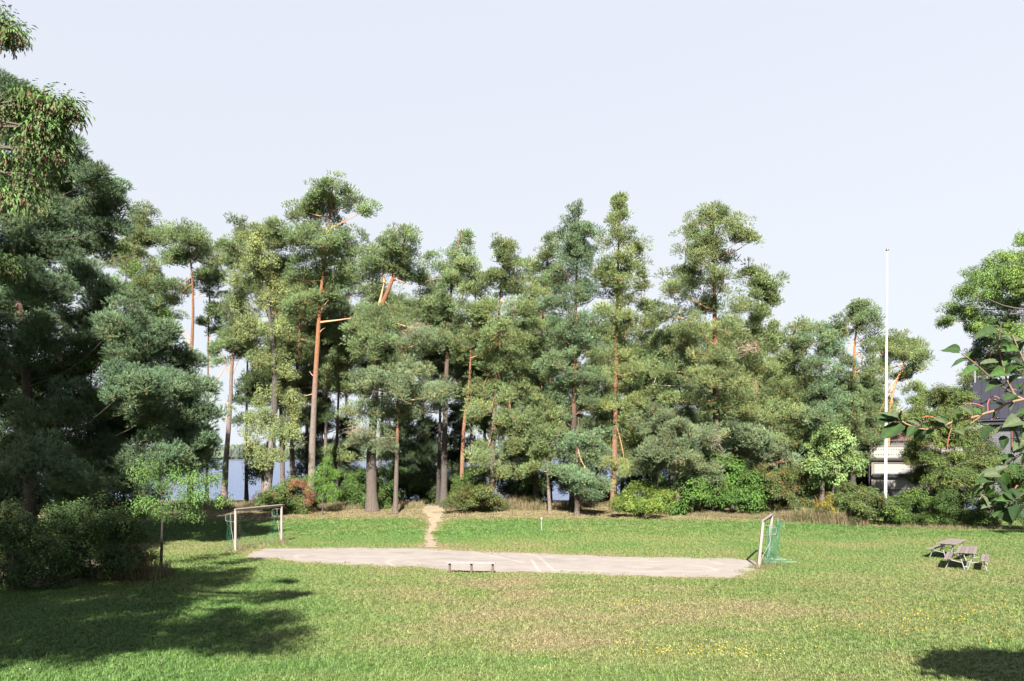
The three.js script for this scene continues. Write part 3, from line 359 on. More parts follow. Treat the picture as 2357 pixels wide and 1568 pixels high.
// second row and deeper: crowns seen through gaps
const later = [];
{
  const sky = [[620, 560], [700, 560], [800, 560], [900, 600], [1000, 640], [1100, 660], [1200, 640], [1300, 640], [1400, 640], [1500, 740], [1600, 640], [1700, 680], [1780, 780], [1850, 800], [1950, 800], [2040, 860], [2260, 880]];
  const topAt = (x) => { for (let i = 0; i + 1 < sky.length; i++) if (x <= sky[i + 1][0]) return lerp(sky[i][1], sky[i + 1][1], (x - sky[i][0]) / (sky[i + 1][0] - sky[i][0])); return 880; };
  const marks = [[660, 'the tallest left hand pine'], [770, 'the thick forked pine'], [940, 'the swept pine'], [1075, 'the slanting orange trunk'], [1160, 'the blunt topped broad pine'], [1255, 'the thin pointed spire'], [1330, 'the left central tall pine'], [1420, 'the right central tall pine'], [1510, 'the dip in the tree line'], [1640, 'the great broad pine'], [1745, 'the olive topped pine'], [1830, 'the two topped lower pine'], [1895, 'the bluish round pine'], [1965, 'the bare orange upper trunk'], [2080, 'the flat topped leaning pine'], [2190, 'the brown seeded tree']], used = {};
  const whose = (x) => { const m = marks.reduce((a, b) => Math.abs(b[0] - x) < Math.abs(a[0] - x) ? b : a); return [x < m[0] ? 'left' : 'right', m[1]]; };
  const backLabel = (x, what) => { const [side, m] = whose(x); let l = what + ' glimpsed just ' + side + ' behind ' + m; if (used[l]) l = 'farther ' + l; used[l] = 1; return l; };
  const R = rng(404);
  for (let i = 0; i < 30; i++) {
    const x = 652 + i * 52 + (R() - 0.5) * 26, d = 66 + R() * 14, top = topAt(x) + 30 + R() * 70, lowest = x < 1060 ? 900 : 1010, blobs = [];
    for (let y = top + 18; y < lowest; y += 46) { const w = 20 + 26 * sstep(top, top + 160, y); blobs.push([x - w * (0.3 + 0.6 * R()), y + R() * 14, 34, 24], [x + w * (0.3 + 0.6 * R()), y + 16 + R() * 14, 34, 24]); }
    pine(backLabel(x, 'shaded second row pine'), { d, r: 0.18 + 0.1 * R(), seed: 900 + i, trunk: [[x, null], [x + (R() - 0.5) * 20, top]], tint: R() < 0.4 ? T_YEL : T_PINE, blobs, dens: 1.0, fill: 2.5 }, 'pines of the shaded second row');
  }
  for (let i = 0; i < 20; i++) {
    const x = 790 + i * 66 + (R() - 0.5) * 30, d = 62.5 + R() * 5, top = 1085 + R() * 30, blobs = [];
    for (let k = 0; k < 6; k++) blobs.push([x + (R() - 0.5) * 70, lerp(top, 1165, R()), 26, 18]);
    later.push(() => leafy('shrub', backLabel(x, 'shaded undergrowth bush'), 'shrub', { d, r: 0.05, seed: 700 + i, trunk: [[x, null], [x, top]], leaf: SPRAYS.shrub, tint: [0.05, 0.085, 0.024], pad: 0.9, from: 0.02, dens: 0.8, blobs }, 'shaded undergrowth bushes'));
  }
  for (const [i, x, top, d] of [[0, 735, 900, 69], [1, 800, 960, 72], [2, 940, 900, 66], [3, 985, 960, 69], [4, 1050, 930, 70], [5, 1330, 960, 63], [6, 1480, 960, 66], [7, 1740, 900, 66], [8, 1830, 960, 65], [9, 1990, 930, 66], [10, 1200, 980, 66]]) {
    const blobs = []; for (let y = top + 15; y < 1140; y += 34) { const w = 12 + 34 * sstep(top, top + 180, y); blobs.push([x - w * 0.6, y, w * 0.7 + 8, 16], [x + w * 0.6, y + 12, w * 0.7 + 8, 16], [x, y + 6, w * 0.6 + 8, 16]); }
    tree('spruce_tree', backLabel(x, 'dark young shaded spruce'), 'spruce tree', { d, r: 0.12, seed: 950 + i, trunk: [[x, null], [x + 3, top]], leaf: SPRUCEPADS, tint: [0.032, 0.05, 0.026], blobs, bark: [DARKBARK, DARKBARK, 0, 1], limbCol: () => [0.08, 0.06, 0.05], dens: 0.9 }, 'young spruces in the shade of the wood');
  }
}

// ------------------------------------------------------------------ broadleaf trees and shrubs
const brownLimb = () => [0.07, 0.055, 0.042];
const leafy = (name, label, cat, s, group) => tree(name, label, cat, { mat: leafMat, limbCol: brownLimb, bark: [GREYBARK, GREYBARK, 0, 1], spread: 0.5, lift: 0.7, per: 5, base: 8, gain: 1.0, limbR: 0.6, ...s }, group);
leafy('birch_tree', 'tall birch with a pale leaning trunk and hanging yellow green leaves', 'birch tree', { d: 57, r: 0.34, trunk: [[610, null], [622, 1060], [632, 940], [628, 800], [610, 660], [585, 560]], bark: [[0.27, 0.24, 0.215], [0.12, 0.105, 0.09], 0.2, 0.4], leaf: SPRAYS.birch, tint: [0.165, 0.2, 0.08], hang: true, pad: 0.85, per: 7, lift: 1.1, dens: 0.62, from: 0.3, rise: -0.2, blobs: [[578, 570, 30, 22], [600, 600, 36, 30], [560, 630, 30, 32], [618, 650, 42, 36], [572, 690, 38, 36], [640, 695, 34, 36], [545, 660, 18, 24], [590, 755, 44, 38], [645, 765, 34, 40], [560, 770, 20, 30], [605, 835, 40, 36], [650, 845, 28, 40], [620, 910, 44, 36], [668, 925, 22, 44], [595, 970, 40, 38], [645, 985, 38, 38], [572, 1020, 26, 34], [615, 1050, 40, 26], [672, 1005, 18, 30]] });
leafy('birch_tree', 'second darker stem leaning behind the hanging birch', 'birch tree', { d: 60, r: 0.22, trunk: [[603, null], [612, 1050], [650, 880], [652, 800]], bark: [[0.2, 0.15, 0.12], [0.12, 0.1, 0.09], 0.2, 0.5], leaf: SPRAYS.birch, tint: [0.07, 0.09, 0.032], hang: true, per: 7, lift: 1.1, dens: 0.5, rise: -0.2, blobs: [[660, 800, 30, 40], [640, 880, 30, 40], [600, 1060, 24, 40], [590, 1100, 18, 30]] });

for (const f of later) f();
const T_LEAF = [0.066, 0.118, 0.026], T_LIGHT = [0.12, 0.185, 0.05], T_LIME = [0.115, 0.17, 0.032], T_OLIVE = [0.085, 0.115, 0.034];
const shrub = (label, s, cat = 'shrub', name = 'shrub') => leafy(name, label, cat, { r: 0.06, leaf: SPRAYS.shrub, pad: 0.8, from: 0.02, ...s });
shrub('green bush turning orange at the foot of the birch behind the left goal', { d: 55.5, trunk: [[640, null], [640, 1110]], tint: [0.085, 0.13, 0.034], odd: [0.2, 0.105, 0.045], oddShare: 0.16, blobs: [[612, 1150, 26, 22], [640, 1140, 34, 28], [672, 1125, 30, 30], [660, 1160, 34, 16], [700, 1150, 30, 24], [628, 1172, 26, 10], [690, 1172, 30, 10]] });
shrub('small bush of rust orange leaves beside the left sapling', { d: 55.2, trunk: [[700, null], [697, 1110]], leaf: SPRAYS.rust, tint: [0.2, 0.1, 0.055], pad: 0.6, blobs: [[690, 1110, 14, 12], [705, 1128, 18, 14], [712, 1150, 12, 14]] });
leafy('sapling', 'bright green young broadleaf sapling before the tallest pine', 'sapling', { d: 54.8, r: 0.05, trunk: [[742, null], [744, 1110], [752, 1048]], leaf: SPRAYS.cherry, tint: [0.1, 0.19, 0.035], pad: 0.75, per: 6, dens: 1.1, blobs: [[752, 1062, 10, 14], [744, 1085, 20, 14], [760, 1100, 22, 16], [725, 1100, 20, 14], [735, 1125, 28, 14], [765, 1128, 22, 14], [750, 1148, 26, 10]] });
shrub('rounded green bush left of the thick pine trunk, lake behind it', { d: 58.5, trunk: [[830, null], [840, 1090]], tint: T_LEAF, blobs: [[830, 1105, 34, 24], [865, 1095, 34, 26], [810, 1130, 28, 24], [850, 1135, 44, 28], [890, 1125, 26, 34], [830, 1160, 36, 12], [880, 1158, 26, 14]] });
shrub('olive bramble mound beneath the slanting orange pine', { d: 56.5, trunk: [[1085, null], [1085, 1120]], tint: T_OLIVE, odd: [0.15, 0.13, 0.04], oddShare: 0.14, blobs: [[1060, 1140, 30, 16], [1095, 1130, 34, 22], [1130, 1138, 26, 18], [1040, 1158, 26, 10], [1085, 1158, 40, 10], [1130, 1160, 26, 8]] });
shrub('small leafy bush showing light green behind the bramble mound', { d: 59, trunk: [[1082, null], [1080, 1085]], tint: T_LEAF, blobs: [[1082, 1095, 20, 18], [1068, 1115, 20, 16], [1100, 1110, 16, 14]] });
shrub('bright yellow green bush bulging onto the lawn right of centre', { d: 54.5, trunk: [[1482, null], [1482, 1125]], tint: T_LIME, blobs: [[1440, 1140, 26, 20], [1478, 1128, 34, 22], [1515, 1132, 32, 24], [1500, 1158, 40, 20], [1450, 1165, 34, 12], [1540, 1150, 22, 24], [1418, 1158, 18, 12], [1485, 1174, 36, 9]] });
shrub('tall dark green elder bush with large drooping leaves right of the yellow green bush', { d: 55.3, trunk: [[1660, null], [1650, 1080]], leaf: SPRAYS.big, tint: [0.07, 0.135, 0.024], pad: 0.9, r: 0.08, blobs: [[1632, 1055, 34, 20], [1670, 1065, 38, 26], [1610, 1090, 32, 28], [1660, 1105, 42, 28], [1705, 1090, 38, 30], [1585, 1130, 32, 28], [1630, 1140, 38, 26], [1685, 1145, 42, 24], [1735, 1120, 30, 32], [1725, 1155, 34, 20], [1570, 1160, 24, 12]] });
shrub('tangled hedge bush with reddish stems right of the elder', { d: 55, trunk: [[1810, null], [1810, 1110]], tint: T_OLIVE, odd: [0.2, 0.105, 0.04], oddShare: 0.12, blobs: [[1775, 1095, 30, 26], [1815, 1095, 36, 26], [1850, 1090, 26, 26], [1785, 1130, 34, 24], [1830, 1135, 36, 26], [1795, 1160, 36, 14], [1845, 1160, 30, 16], [1870, 1120, 24, 28]] });
leafy('magnolia_tree', 'pale bright green round tree standing before the dark pines left of flagpole', 'tree', { d: 52.5, r: 0.09, trunk: [[1918, null], [1918, 1100], [1920, 1000]], leaf: SPRAYS.big, tint: [0.175, 0.25, 0.085], pad: 0.75, per: 5, dens: 0.85, blobs: [[1922, 988, 18, 16], [1900, 1010, 24, 18], [1938, 1012, 26, 20], [1885, 1038, 24, 18], [1920, 1040, 32, 22], [1958, 1045, 22, 22], [1875, 1070, 22, 16], [1910, 1075, 32, 20], [1950, 1078, 30, 20], [1890, 1100, 26, 14], [1975, 1065, 12, 16], [1925, 1105, 26, 12]] });
shrub('small yellow leaved bush at the foot of the pale green tree', { d: 52, trunk: [[1912, null], [1912, 1150]], tint: [0.2, 0.19, 0.04], pad: 0.6, dens: 0.7, blobs: [[1912, 1150, 18, 14], [1895, 1168, 18, 12], [1918, 1178, 16, 10]] });
shrub('olive green thicket in front of the balcony, left of the flagpole foot', { d: 51.5, trunk: [[1985, null], [1985, 1120]], tint: T_OLIVE, blobs: [[1955, 1128, 26, 18], [1990, 1138, 30, 16], [1945, 1155, 26, 26], [1985, 1160, 36, 22], [2025, 1156, 30, 20], [1960, 1185, 32, 18], [2005, 1185, 36, 20], [2035, 1170, 26, 24]] });
shrub('mid green thicket around the foot of the flagpole', { d: 51, trunk: [[2080, null], [2080, 1130]], tint: T_LEAF, blobs: [[2070, 1148, 22, 18], [2095, 1148, 30, 24], [2130, 1155, 34, 28], [2060, 1175, 32, 26], [2105, 1185, 36, 22], [2145, 1188, 30, 20], [2070, 1205, 36, 8]] });
shrub('deep green thicket at the right end of the hedge before the house', { d: 51, trunk: [[2220, null], [2220, 1130]], tint: [0.055, 0.1, 0.024], blobs: [[2175, 1155, 32, 28], [2215, 1150, 34, 30], [2255, 1150, 32, 28], [2290, 1150, 28, 28], [2185, 1190, 34, 18], [2230, 1190, 36, 18], [2275, 1188, 34, 18]] });
shrub('dark bush at the right edge of the frame beside the house', { d: 47, trunk: [[2370, null], [2370, 1120]], tint: [0.06, 0.1, 0.026], blobs: [[2318, 1085, 24, 22], [2350, 1085, 26, 24], [2330, 1115, 30, 24], [2345, 1120, 26, 30], [2365, 1150, 34, 34], [2340, 1180, 24, 20], [2370, 1195, 30, 16], [2390, 1120, 40, 50]] });
leafy('hornbeam_tree', 'broad round tree hung with brown seed clusters in front of the house', 'tree', { d: 53.5, r: 0.14, trunk: [[2165, null], [2165, 1060], [2165, 930]], leaf: SPRAYS.keys, tint: [0.092, 0.132, 0.033], pad: 0.8, dens: 1.35, from: 0.1, blobs: [[2172, 905, 30, 18], [2130, 920, 36, 22], [2205, 925, 36, 24], [2105, 955, 36, 28], [2160, 960, 44, 30], [2220, 965, 40, 30], [2102, 1000, 30, 28], [2145, 1005, 46, 32], [2205, 1010, 46, 32], [2255, 1010, 30, 28], [2100, 1045, 24, 26], [2135, 1055, 44, 30], [2190, 1060, 46, 30], [2245, 1055, 40, 30], [2112, 1095, 32, 28], [2160, 1105, 46, 30], [2220, 1100, 42, 30], [2270, 1080, 26, 34], [2285, 1045, 18, 20], [2130, 1135, 36, 20]] });
leafy('ash_tree', 'large bright green broadleaf tree rising behind the house at the right edge', 'tree', { d: 70, r: 0.4, trunk: [[2420, null], [2410, 800], [2390, 560]], leaf: SPRAYS.ash, tint: [0.13, 0.2, 0.046], pad: 0.9, dens: 0.5, lift: 0.6, spread: 1.1, fill: 0.8, from: 0.4, blobs: [[2345, 560, 24, 20], [2310, 598, 36, 22], [2360, 610, 50, 30], [2270, 640, 40, 24], [2320, 645, 44, 30], [2235, 668, 34, 22], [2280, 690, 46, 28], [2340, 700, 50, 36], [2205, 708, 34, 18], [2180, 735, 14, 10], [2240, 725, 36, 20], [2300, 745, 46, 26], [2350, 770, 46, 34], [2255, 752, 20, 12], [2390, 650, 60, 60], [2420, 740, 60, 60], [2440, 600, 60, 50]] });
pine('dark pine with thin hanging twigs behind the house roof', { d: 74, r: 0.25, trunk: [[2275, null], [2275, 960], [2280, 790]], tint: T_DARK, blobs: [[2275, 790, 34, 22], [2245, 830, 22, 22], [2285, 840, 40, 30], [2250, 875, 22, 18], [2290, 900, 40, 30], [2320, 800, 40, 36], [2230, 905, 14, 16], [2340, 850, 40, 40]] });
leafy('birch_tree', 'wispy birch top between the seed tree and the house roof', 'birch tree', { d: 70, r: 0.12, trunk: [[2215, null], [2215, 960], [2218, 860]], bark: [BIRCHBARK, BIRCHBARK, 0, 1], leaf: SPRAYS.birch, tint: [0.09, 0.115, 0.045], hang: true, dens: 0.4, per: 5, lift: 1.1, rise: -0.2, blobs: [[2220, 880, 16, 22], [2200, 905, 16, 18], [2232, 855, 10, 20], [2195, 930, 20, 18], [2228, 920, 14, 24]] });

// ------------------------------------------------------------------ left side: near pine, thin broadleaf, shrubs, overhanging tree
tree('pine_tree', 'huge near blue green pine filling the left edge of the picture', 'pine tree', { d: 40.5, r: 0.36, trunk: [[70, null], [62, 900], [20, 500], [-20, 170]], leaf: NEARPADS, loose: 0.12, gain: 1.6, tint: [0.072, 0.112, 0.066], pad: 0.8, per: 7, dens: 1.7, fill: 1.5, from: 0.12, spread: 0.8, lift: 0.7, limbR: 0.22, fat: 1.1, limbCol: () => [0.07, 0.05, 0.04], bark: [[0.12, 0.09, 0.07], [0.3, 0.15, 0.08], 0.4, 0.7], blobs: [[-60, 200, 55, 50], [-5, 200, 36, 30], [45, 235, 36, 30], [10, 290, 60, 46], [90, 320, 50, 40], [140, 345, 40, 32], [180, 385, 36, 28], [80, 400, 60, 40], [215, 415, 34, 26], [150, 430, 60, 36], [250, 455, 32, 26], [225, 490, 46, 28], [160, 510, 60, 36], [60, 500, 70, 50], [255, 520, 24, 18], [40, 590, 80, 46], [130, 580, 60, 36], [200, 565, 46, 26], [90, 660, 80, 46], [190, 650, 50, 32], [10, 690, 70, 56], [250, 690, 44, 28], [150, 740, 80, 44], [270, 750, 56, 32], [60, 780, 80, 56], [330, 765, 46, 30], [370, 770, 28, 22], [220, 810, 70, 46], [320, 825, 60, 36], [395, 835, 40, 28], [120, 850, 80, 50], [300, 890, 70, 42], [390, 885, 50, 32], [445, 900, 32, 28], [30, 890, 70, 60], [210, 930, 80, 50], [380, 945, 60, 36], [455, 955, 34, 28], [110, 970, 80, 56], [310, 985, 76, 42], [420, 1005, 46, 36], [465, 1015, 26, 26], [210, 1040, 80, 46], [360, 1050, 64, 40], [440, 1065, 46, 32], [100, 1080, 80, 50], [280, 1100, 70, 40], [20, 1010, 70, 60], [10, 1130, 70, 60], [180, 1130, 70, 40], [-80, 400, 90, 90], [-90, 620, 100, 90], [-80, 850, 100, 90]], stubs: [[110, 800, 90, 770, 0.1], [140, 830, 108, 800, 0.08]] });
leafy('cherry_tree', 'thin dark trunked broadleaf tree under the near pine, lower leaves towards the lake', 'tree', { d: 31, r: 0.075, trunk: [[370, null], [373, 1180], [368, 1080]], bark: [[0.05, 0.04, 0.035], [0.07, 0.055, 0.045], 0, 1], leaf: SPRAYS.cherry, tint: [0.085, 0.15, 0.036], pad: 0.75, per: 5, dens: 0.8, from: 0.5, limbR: 0.5, blobs: [[400, 1100, 40, 20], [450, 1110, 36, 20], [490, 1100, 22, 14], [350, 1120, 46, 24], [420, 1150, 40, 20], [470, 1150, 26, 14], [510, 1152, 18, 7], [380, 1180, 36, 16], [320, 1170, 46, 26], [440, 1185, 24, 10], [340, 1075, 40, 22]] });
leafy('cherry_tree', 'light green broadleaf branches reaching out of the near pine at mid height', 'tree', { d: 43, r: 0.09, trunk: [[285, null], [285, 900], [290, 600]], bark: [[0.05, 0.04, 0.035], [0.07, 0.055, 0.045], 0, 1], leaf: SPRAYS.cherry, tint: [0.1, 0.17, 0.042], pad: 0.75, per: 5, dens: 0.8, from: 0.5, limbR: 0.5, blobs: [[300, 620, 24, 22], [325, 588, 12, 18], [280, 655, 28, 18], [330, 690, 24, 18], [345, 740, 28, 14], [375, 718, 14, 10], [230, 560, 24, 24], [290, 570, 18, 16], [390, 758, 20, 8], [310, 760, 20, 14]] });
leafy('maple_tree', 'dark leaved broadleaf tree standing in the shade behind the near pine', 'tree', { d: 42, r: 0.16, trunk: [[190, null], [200, 1050], [210, 850]], leaf: SPRAYS.shrub, tint: [0.05, 0.09, 0.024], pad: 1.1, from: 0.1, dens: 0.8, blobs: [[120, 850, 80, 60], [230, 830, 70, 50], [300, 900, 70, 50], [60, 930, 80, 60], [170, 950, 80, 60], [270, 990, 80, 50], [360, 980, 50, 40], [80, 1040, 80, 60], [190, 1060, 80, 60], [310, 1080, 70, 50], [380, 1070, 40, 40], [120, 1150, 80, 50], [240, 1160, 80, 50], [340, 1160, 50, 40], [20, 1130, 70, 60], [60, 1230, 80, 50], [180, 1240, 80, 40]] });
shrub('dark leafy shrub in deep shade at the lower left under the near pine', { d: 29.5, trunk: [[215, null], [215, 1200]], tint: [0.05, 0.085, 0.024], pad: 0.7, blobs: [[150, 1190, 60, 40], [230, 1190, 56, 40], [280, 1230, 46, 40], [120, 1250, 60, 44], [200, 1260, 60, 44], [270, 1290, 50, 34], [150, 1310, 60, 26], [220, 1320, 60, 20]] });
shrub('dark undergrowth bush at the left edge below the pine', { d: 27.5, trunk: [[30, null], [30, 1200]], tint: [0.046, 0.076, 0.024], pad: 0.7, blobs: [[10, 1200, 60, 50], [70, 1230, 56, 50], [0, 1290, 60, 44], [80, 1310, 60, 40], [20, 1345, 60, 20], [-70, 1250, 70, 80], [120, 1345, 30, 14]] });
shrub('rough bush with pale dry stems beside the thin dark trunk', { d: 30.2, trunk: [[318, null], [318, 1270]], tint: [0.08, 0.1, 0.035], odd: [0.24, 0.17, 0.08], oddShare: 0.22, pad: 0.55, blobs: [[300, 1275, 30, 24], [335, 1285, 24, 18], [310, 1305, 36, 14]] });
leafy('hornbeam_tree', 'overhanging near tree at the top left corner with drooping leaves and brown seeds', 'tree', { d: 13.5, r: 0.3, trunk: [[-700, null], [-690, 700], [-640, 300], [-560, 0]], leaf: SPRAYS.nearkeys, tint: [0.074, 0.132, 0.036], pad: 0.9, per: 5, dens: 0.5, spread: 0.4, lift: 0.7, hang: true, from: 0.35, rise: 0.1, limbR: 0.5,
  blobs: [[132, 236, 26, 13, -0.3], [158, 252, 16, 10, -0.3], [85, 225, 34, 18, -0.2], [30, 262, 46, 30, 0], [92, 290, 40, 24, -0.2], [125, 290, 20, 22, -0.3], [60, 340, 46, 30, -0.1], [112, 345, 24, 20, -0.2], [15, 390, 46, 34, 0.1], [80, 402, 34, 24, 0], [40, 450, 44, 26, 0.1], [-40, 330, 60, 80, 0.2], [-4, 62, 22, 20, 0.2], [26, 74, 12, 8, 0.2], [-40, 60, 36, 50, 0.3], [0, 625, 24, 22, 0.2], [-30, 620, 40, 40, 0.2], [-60, 480, 60, 60, 0.2]],
  more: [[-12.4, 8.2, -13.5, 2.4, 2, 2.6], [-14, 11, -12.5, 3, 2.6, 3.2], [-12.6, 12.4, -14, 2.4, 2, 2.4], [-15.5, 7.5, -11.5, 3, 2.4, 3], [-11, 6.6, -11, 1.8, 1.3, 2], [-18, 9.5, -12.5, 3, 3, 3], [-7.3, 10.3, -7, 1.7, 1.0, 1.3], [-8.2, 11.4, -8, 1.8, 1.0, 1.4], [-10, 8.8, -9.6, 2, 1.2, 1.8], [-12, 9.4, -8.6, 2.4, 1.6, 2.2], [-16, 13, -13, 3, 2, 3], [-19, 7.6, -11, 2.6, 2.2, 2.6], [-15.5, 10, -8.4, 2.6, 1.6, 2]] });
leafy('oak_tree', 'tall tree out of the frame at left whose crown shades the near pine', 'tree', { d: 16, r: 0.4, trunk: [[-1750, null], [-1750, 300], [-1720, -1100]], leaf: SPRAYS.ash, tint: T_LEAF, pad: 1.6, dens: 0.9, from: 0.4, blobs: [], more: [[-24, 22, -16, 3, 2.2, 3], [-24, 26, -16, 2.8, 2, 2.8], [-22.5, 18.5, -15.5, 2.8, 2, 2.8], [-26, 17, -15.5, 3.8, 2.8, 3.8], [-24.5, 20, -16, 3.4, 2.4, 3.4], [-29, 20, -15.5, 3.6, 2.8, 3.6], [-26.5, 23.5, -16.5, 3.6, 2.6, 3.6], [-30, 24, -15, 3.4, 2.6, 3.4], [-27.5, 27, -16, 3, 2.2, 3]] });
leafy('maple_tree', 'tree out of the frame at right whose crown shades the lower right lawn', 'tree', { d: 11.5, r: 0.2, trunk: [[2960, null], [2960, 1100], [2950, 980]], leaf: SPRAYS.big, tint: T_LEAF, pad: 0.9, dens: 1.1, from: 0.3, blobs: [], more: [[10.7, 5.3, -11, 1.1, 0.5, 0.55], [12.2, 5.2, -10.7, 1.2, 0.6, 0.6], [12.4, 4.6, -10.3, 1.2, 0.5, 0.5]] });

// ------------------------------------------------------------------ grass, tall grass, flowers
function tuftGeo(seed, n, h, w, spread, bend) {
  const R = rng(seed), mb = new MB();
  for (let i = 0; i < n; i++) {
    const a = R() * 6.283, b = R() * 6.283, rr = spread * Math.sqrt(R()), p = V3(Math.cos(a) * rr, 0, Math.sin(a) * rr), L = h * (0.55 + 0.75 * R()), out = V3(Math.cos(b), 0, Math.sin(b)), s = V3(-out.z, 0, out.x).multiplyScalar(w * 0.5), bd = bend * (0.4 + R());
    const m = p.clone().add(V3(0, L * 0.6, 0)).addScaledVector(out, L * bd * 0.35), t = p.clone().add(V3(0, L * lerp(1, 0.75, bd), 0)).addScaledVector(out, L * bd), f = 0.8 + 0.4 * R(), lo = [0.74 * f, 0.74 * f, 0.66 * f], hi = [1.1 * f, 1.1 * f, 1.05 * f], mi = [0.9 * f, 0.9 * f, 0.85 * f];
    mb.tri(p.clone().add(s), p.clone().sub(s), m.clone().sub(s.clone().multiplyScalar(0.8)), lo, lo, mi); mb.tri(p.clone().add(s), m.clone().sub(s.clone().multiplyScalar(0.8)), m.clone().add(s.clone().multiplyScalar(0.8)), lo, mi, mi); mb.tri(m.clone().add(s.clone().multiplyScalar(0.8)), m.clone().sub(s.clone().multiplyScalar(0.8)), t, mi, mi, hi);
  }
  return mb.geo();
}
const grassMat = new THREE.MeshPhysicalMaterial({ vertexColors: true, roughness: 0.65, transmission: 0.2, thickness: 0, side: THREE.DoubleSide });
const weedy = (x, d) => 0.12 + 0.75 * sstep(0.4, 0.75, fbm(x * 1.3 + 31, d * 1.3, 3)), pitchRing = pitchW, onPath = (x, d) => d > 40 && d < 61 && Math.abs(x - pathX(d)) < pathHalf(d) * (0.75 + 0.3 * vnoise(x * 4, d * 4));
function sow(seed, d0, d1, perM2, geo, hs, keep) {
  const R = rng(seed), mats = [], cols = [], q = new THREE.Quaternion(), up = V3(0, 1, 0);
  for (let d = d0; d < d1; d += 0.5) {
    const half = d * 0.66 + 1.5, n = Math.round(half * 2 * 0.5 * perM2);
    for (let i = 0; i < n; i++) {
      const x = (R() * 2 - 1) * half, dd = d + R() * 0.5, u = R(), v = R(), z = R();
      if (inPoly(pitchRing, x, dd) && (polyDist(pitchRing, x, dd) > weedy(x, dd) * u * u || u < 0.3)) continue;
      if (onPath(x, dd) && u < 1.25 - 0.9 * Math.abs(x - pathX(dd)) / pathHalf(dd)) continue;
      if (woodFloor(x, dd) > 0.35 + 0.5 * u) continue;
      const k = keep ? keep(x, dd, u) : 1; if (k <= 0) continue;
      const c = turf(x, dd, (v - 0.5) * 0.16), f = 1.08 * (0.9 + 0.22 * z), s = k * (0.7 + 0.6 * v);
      mats.push(new THREE.Matrix4().compose(V3(x, gy(x, dd), -dd), q.setFromAxisAngle(up, z * 6.283).clone(), V3(s * 1.1, s * hs(x, dd, u), s * 1.1)));
      cols.push(new THREE.Color().setRGB(c[0] * f, c[1] * f, c[2] * f));
    }
  }
  return [geo, mats, cols];
}
const lawnH = (x, d, u) => (0.8 + 0.7 * (1 - dryness(x, d))) * (u > 0.985 ? 1.9 : 1);
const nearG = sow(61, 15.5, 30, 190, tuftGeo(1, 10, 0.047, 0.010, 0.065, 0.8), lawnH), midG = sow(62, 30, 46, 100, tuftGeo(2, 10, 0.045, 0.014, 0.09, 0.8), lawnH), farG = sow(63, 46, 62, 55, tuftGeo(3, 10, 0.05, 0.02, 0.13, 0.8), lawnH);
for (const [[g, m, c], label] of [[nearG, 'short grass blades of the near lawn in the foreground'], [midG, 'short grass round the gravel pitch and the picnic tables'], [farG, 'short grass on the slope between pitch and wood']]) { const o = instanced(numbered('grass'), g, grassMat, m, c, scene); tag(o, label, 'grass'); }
{ // tall dry grass along the wood's edge
  const R = rng(70), geo = tuftGeo(4, 16, 0.62, 0.016, 0.2, 0.55), mats = [], cols = [], q = new THREE.Quaternion();
  const put = (x, d, s, green) => { const f = 0.8 + 0.45 * R(), c = R() < green ? [0.1, 0.13, 0.04] : [0.2, 0.155, 0.085]; mats.push(new THREE.Matrix4().compose(V3(x, gy(x, d), -d), q.setFromAxisAngle(V3(0, 1, 0), R() * 6.283).clone(), V3(s, s * (0.7 + 0.6 * R()), s))); cols.push(new THREE.Color().setRGB(c[0] * f, c[1] * f, c[2] * f)); };
  for (let i = 0; i < 5200; i++) { const x = -26 + R() * 40, d = 56.6 + R() * 4.5 + 1.2 * fbm(x * 0.3, 4, 2), vx = CX + x / d * FOCAL; if (Math.abs(x - pathX(d)) < 1.1 || (vx > 850 && vx < 960 && d < 57.8) || fbm(x * 0.5, d * 0.5, 2) < 0.32) continue; put(x, d, (vx > 1080 && vx < 1240 ? 1.15 : 0.62) * (0.6 + 0.6 * R()), 0.15); }
  for (let i = 0; i < 2200; i++) { const t = R(), x = 11 + t * 12, d = 55 - 4.5 * t + R() * 1.6; put(x, d, (0.35 + 0.75 * sstep(0.45, 0.75, t)) * (0.6 + 0.6 * R()), 0.2); }
  for (let i = 0; i < 700; i++) { const t = R(), x = 23 + t * 14, d = 49.6 + R() * 0.8; put(x, d, 0.4 * (0.6 + 0.6 * R()), 0.3); }
  for (let i = 0; i < 160; i++) put(-14.6 + (R() - 0.5) * 2.2, 30.3 + (R() - 0.5) * 1.4, 0.9 * (0.6 + 0.8 * R()), 0.2);
  for (const [gx, gd] of [[-13.76, 38.9], [10.5, 32.9], [11.2, 33.6], [-12.5, 41.9], [-13.2, 40]]) for (let i = 0; i < 34; i++) put(gx + (R() - 0.5) * 1.0, gd + (R() - 0.5) * 0.8, 0.42 * (0.5 + 0.7 * R()), 0.5);
  tag(instanced(numbered('grass'), geo, grassMat, mats, cols, scene), 'tall dry straw coloured grass along the edge of the wood', 'tall grass');
}
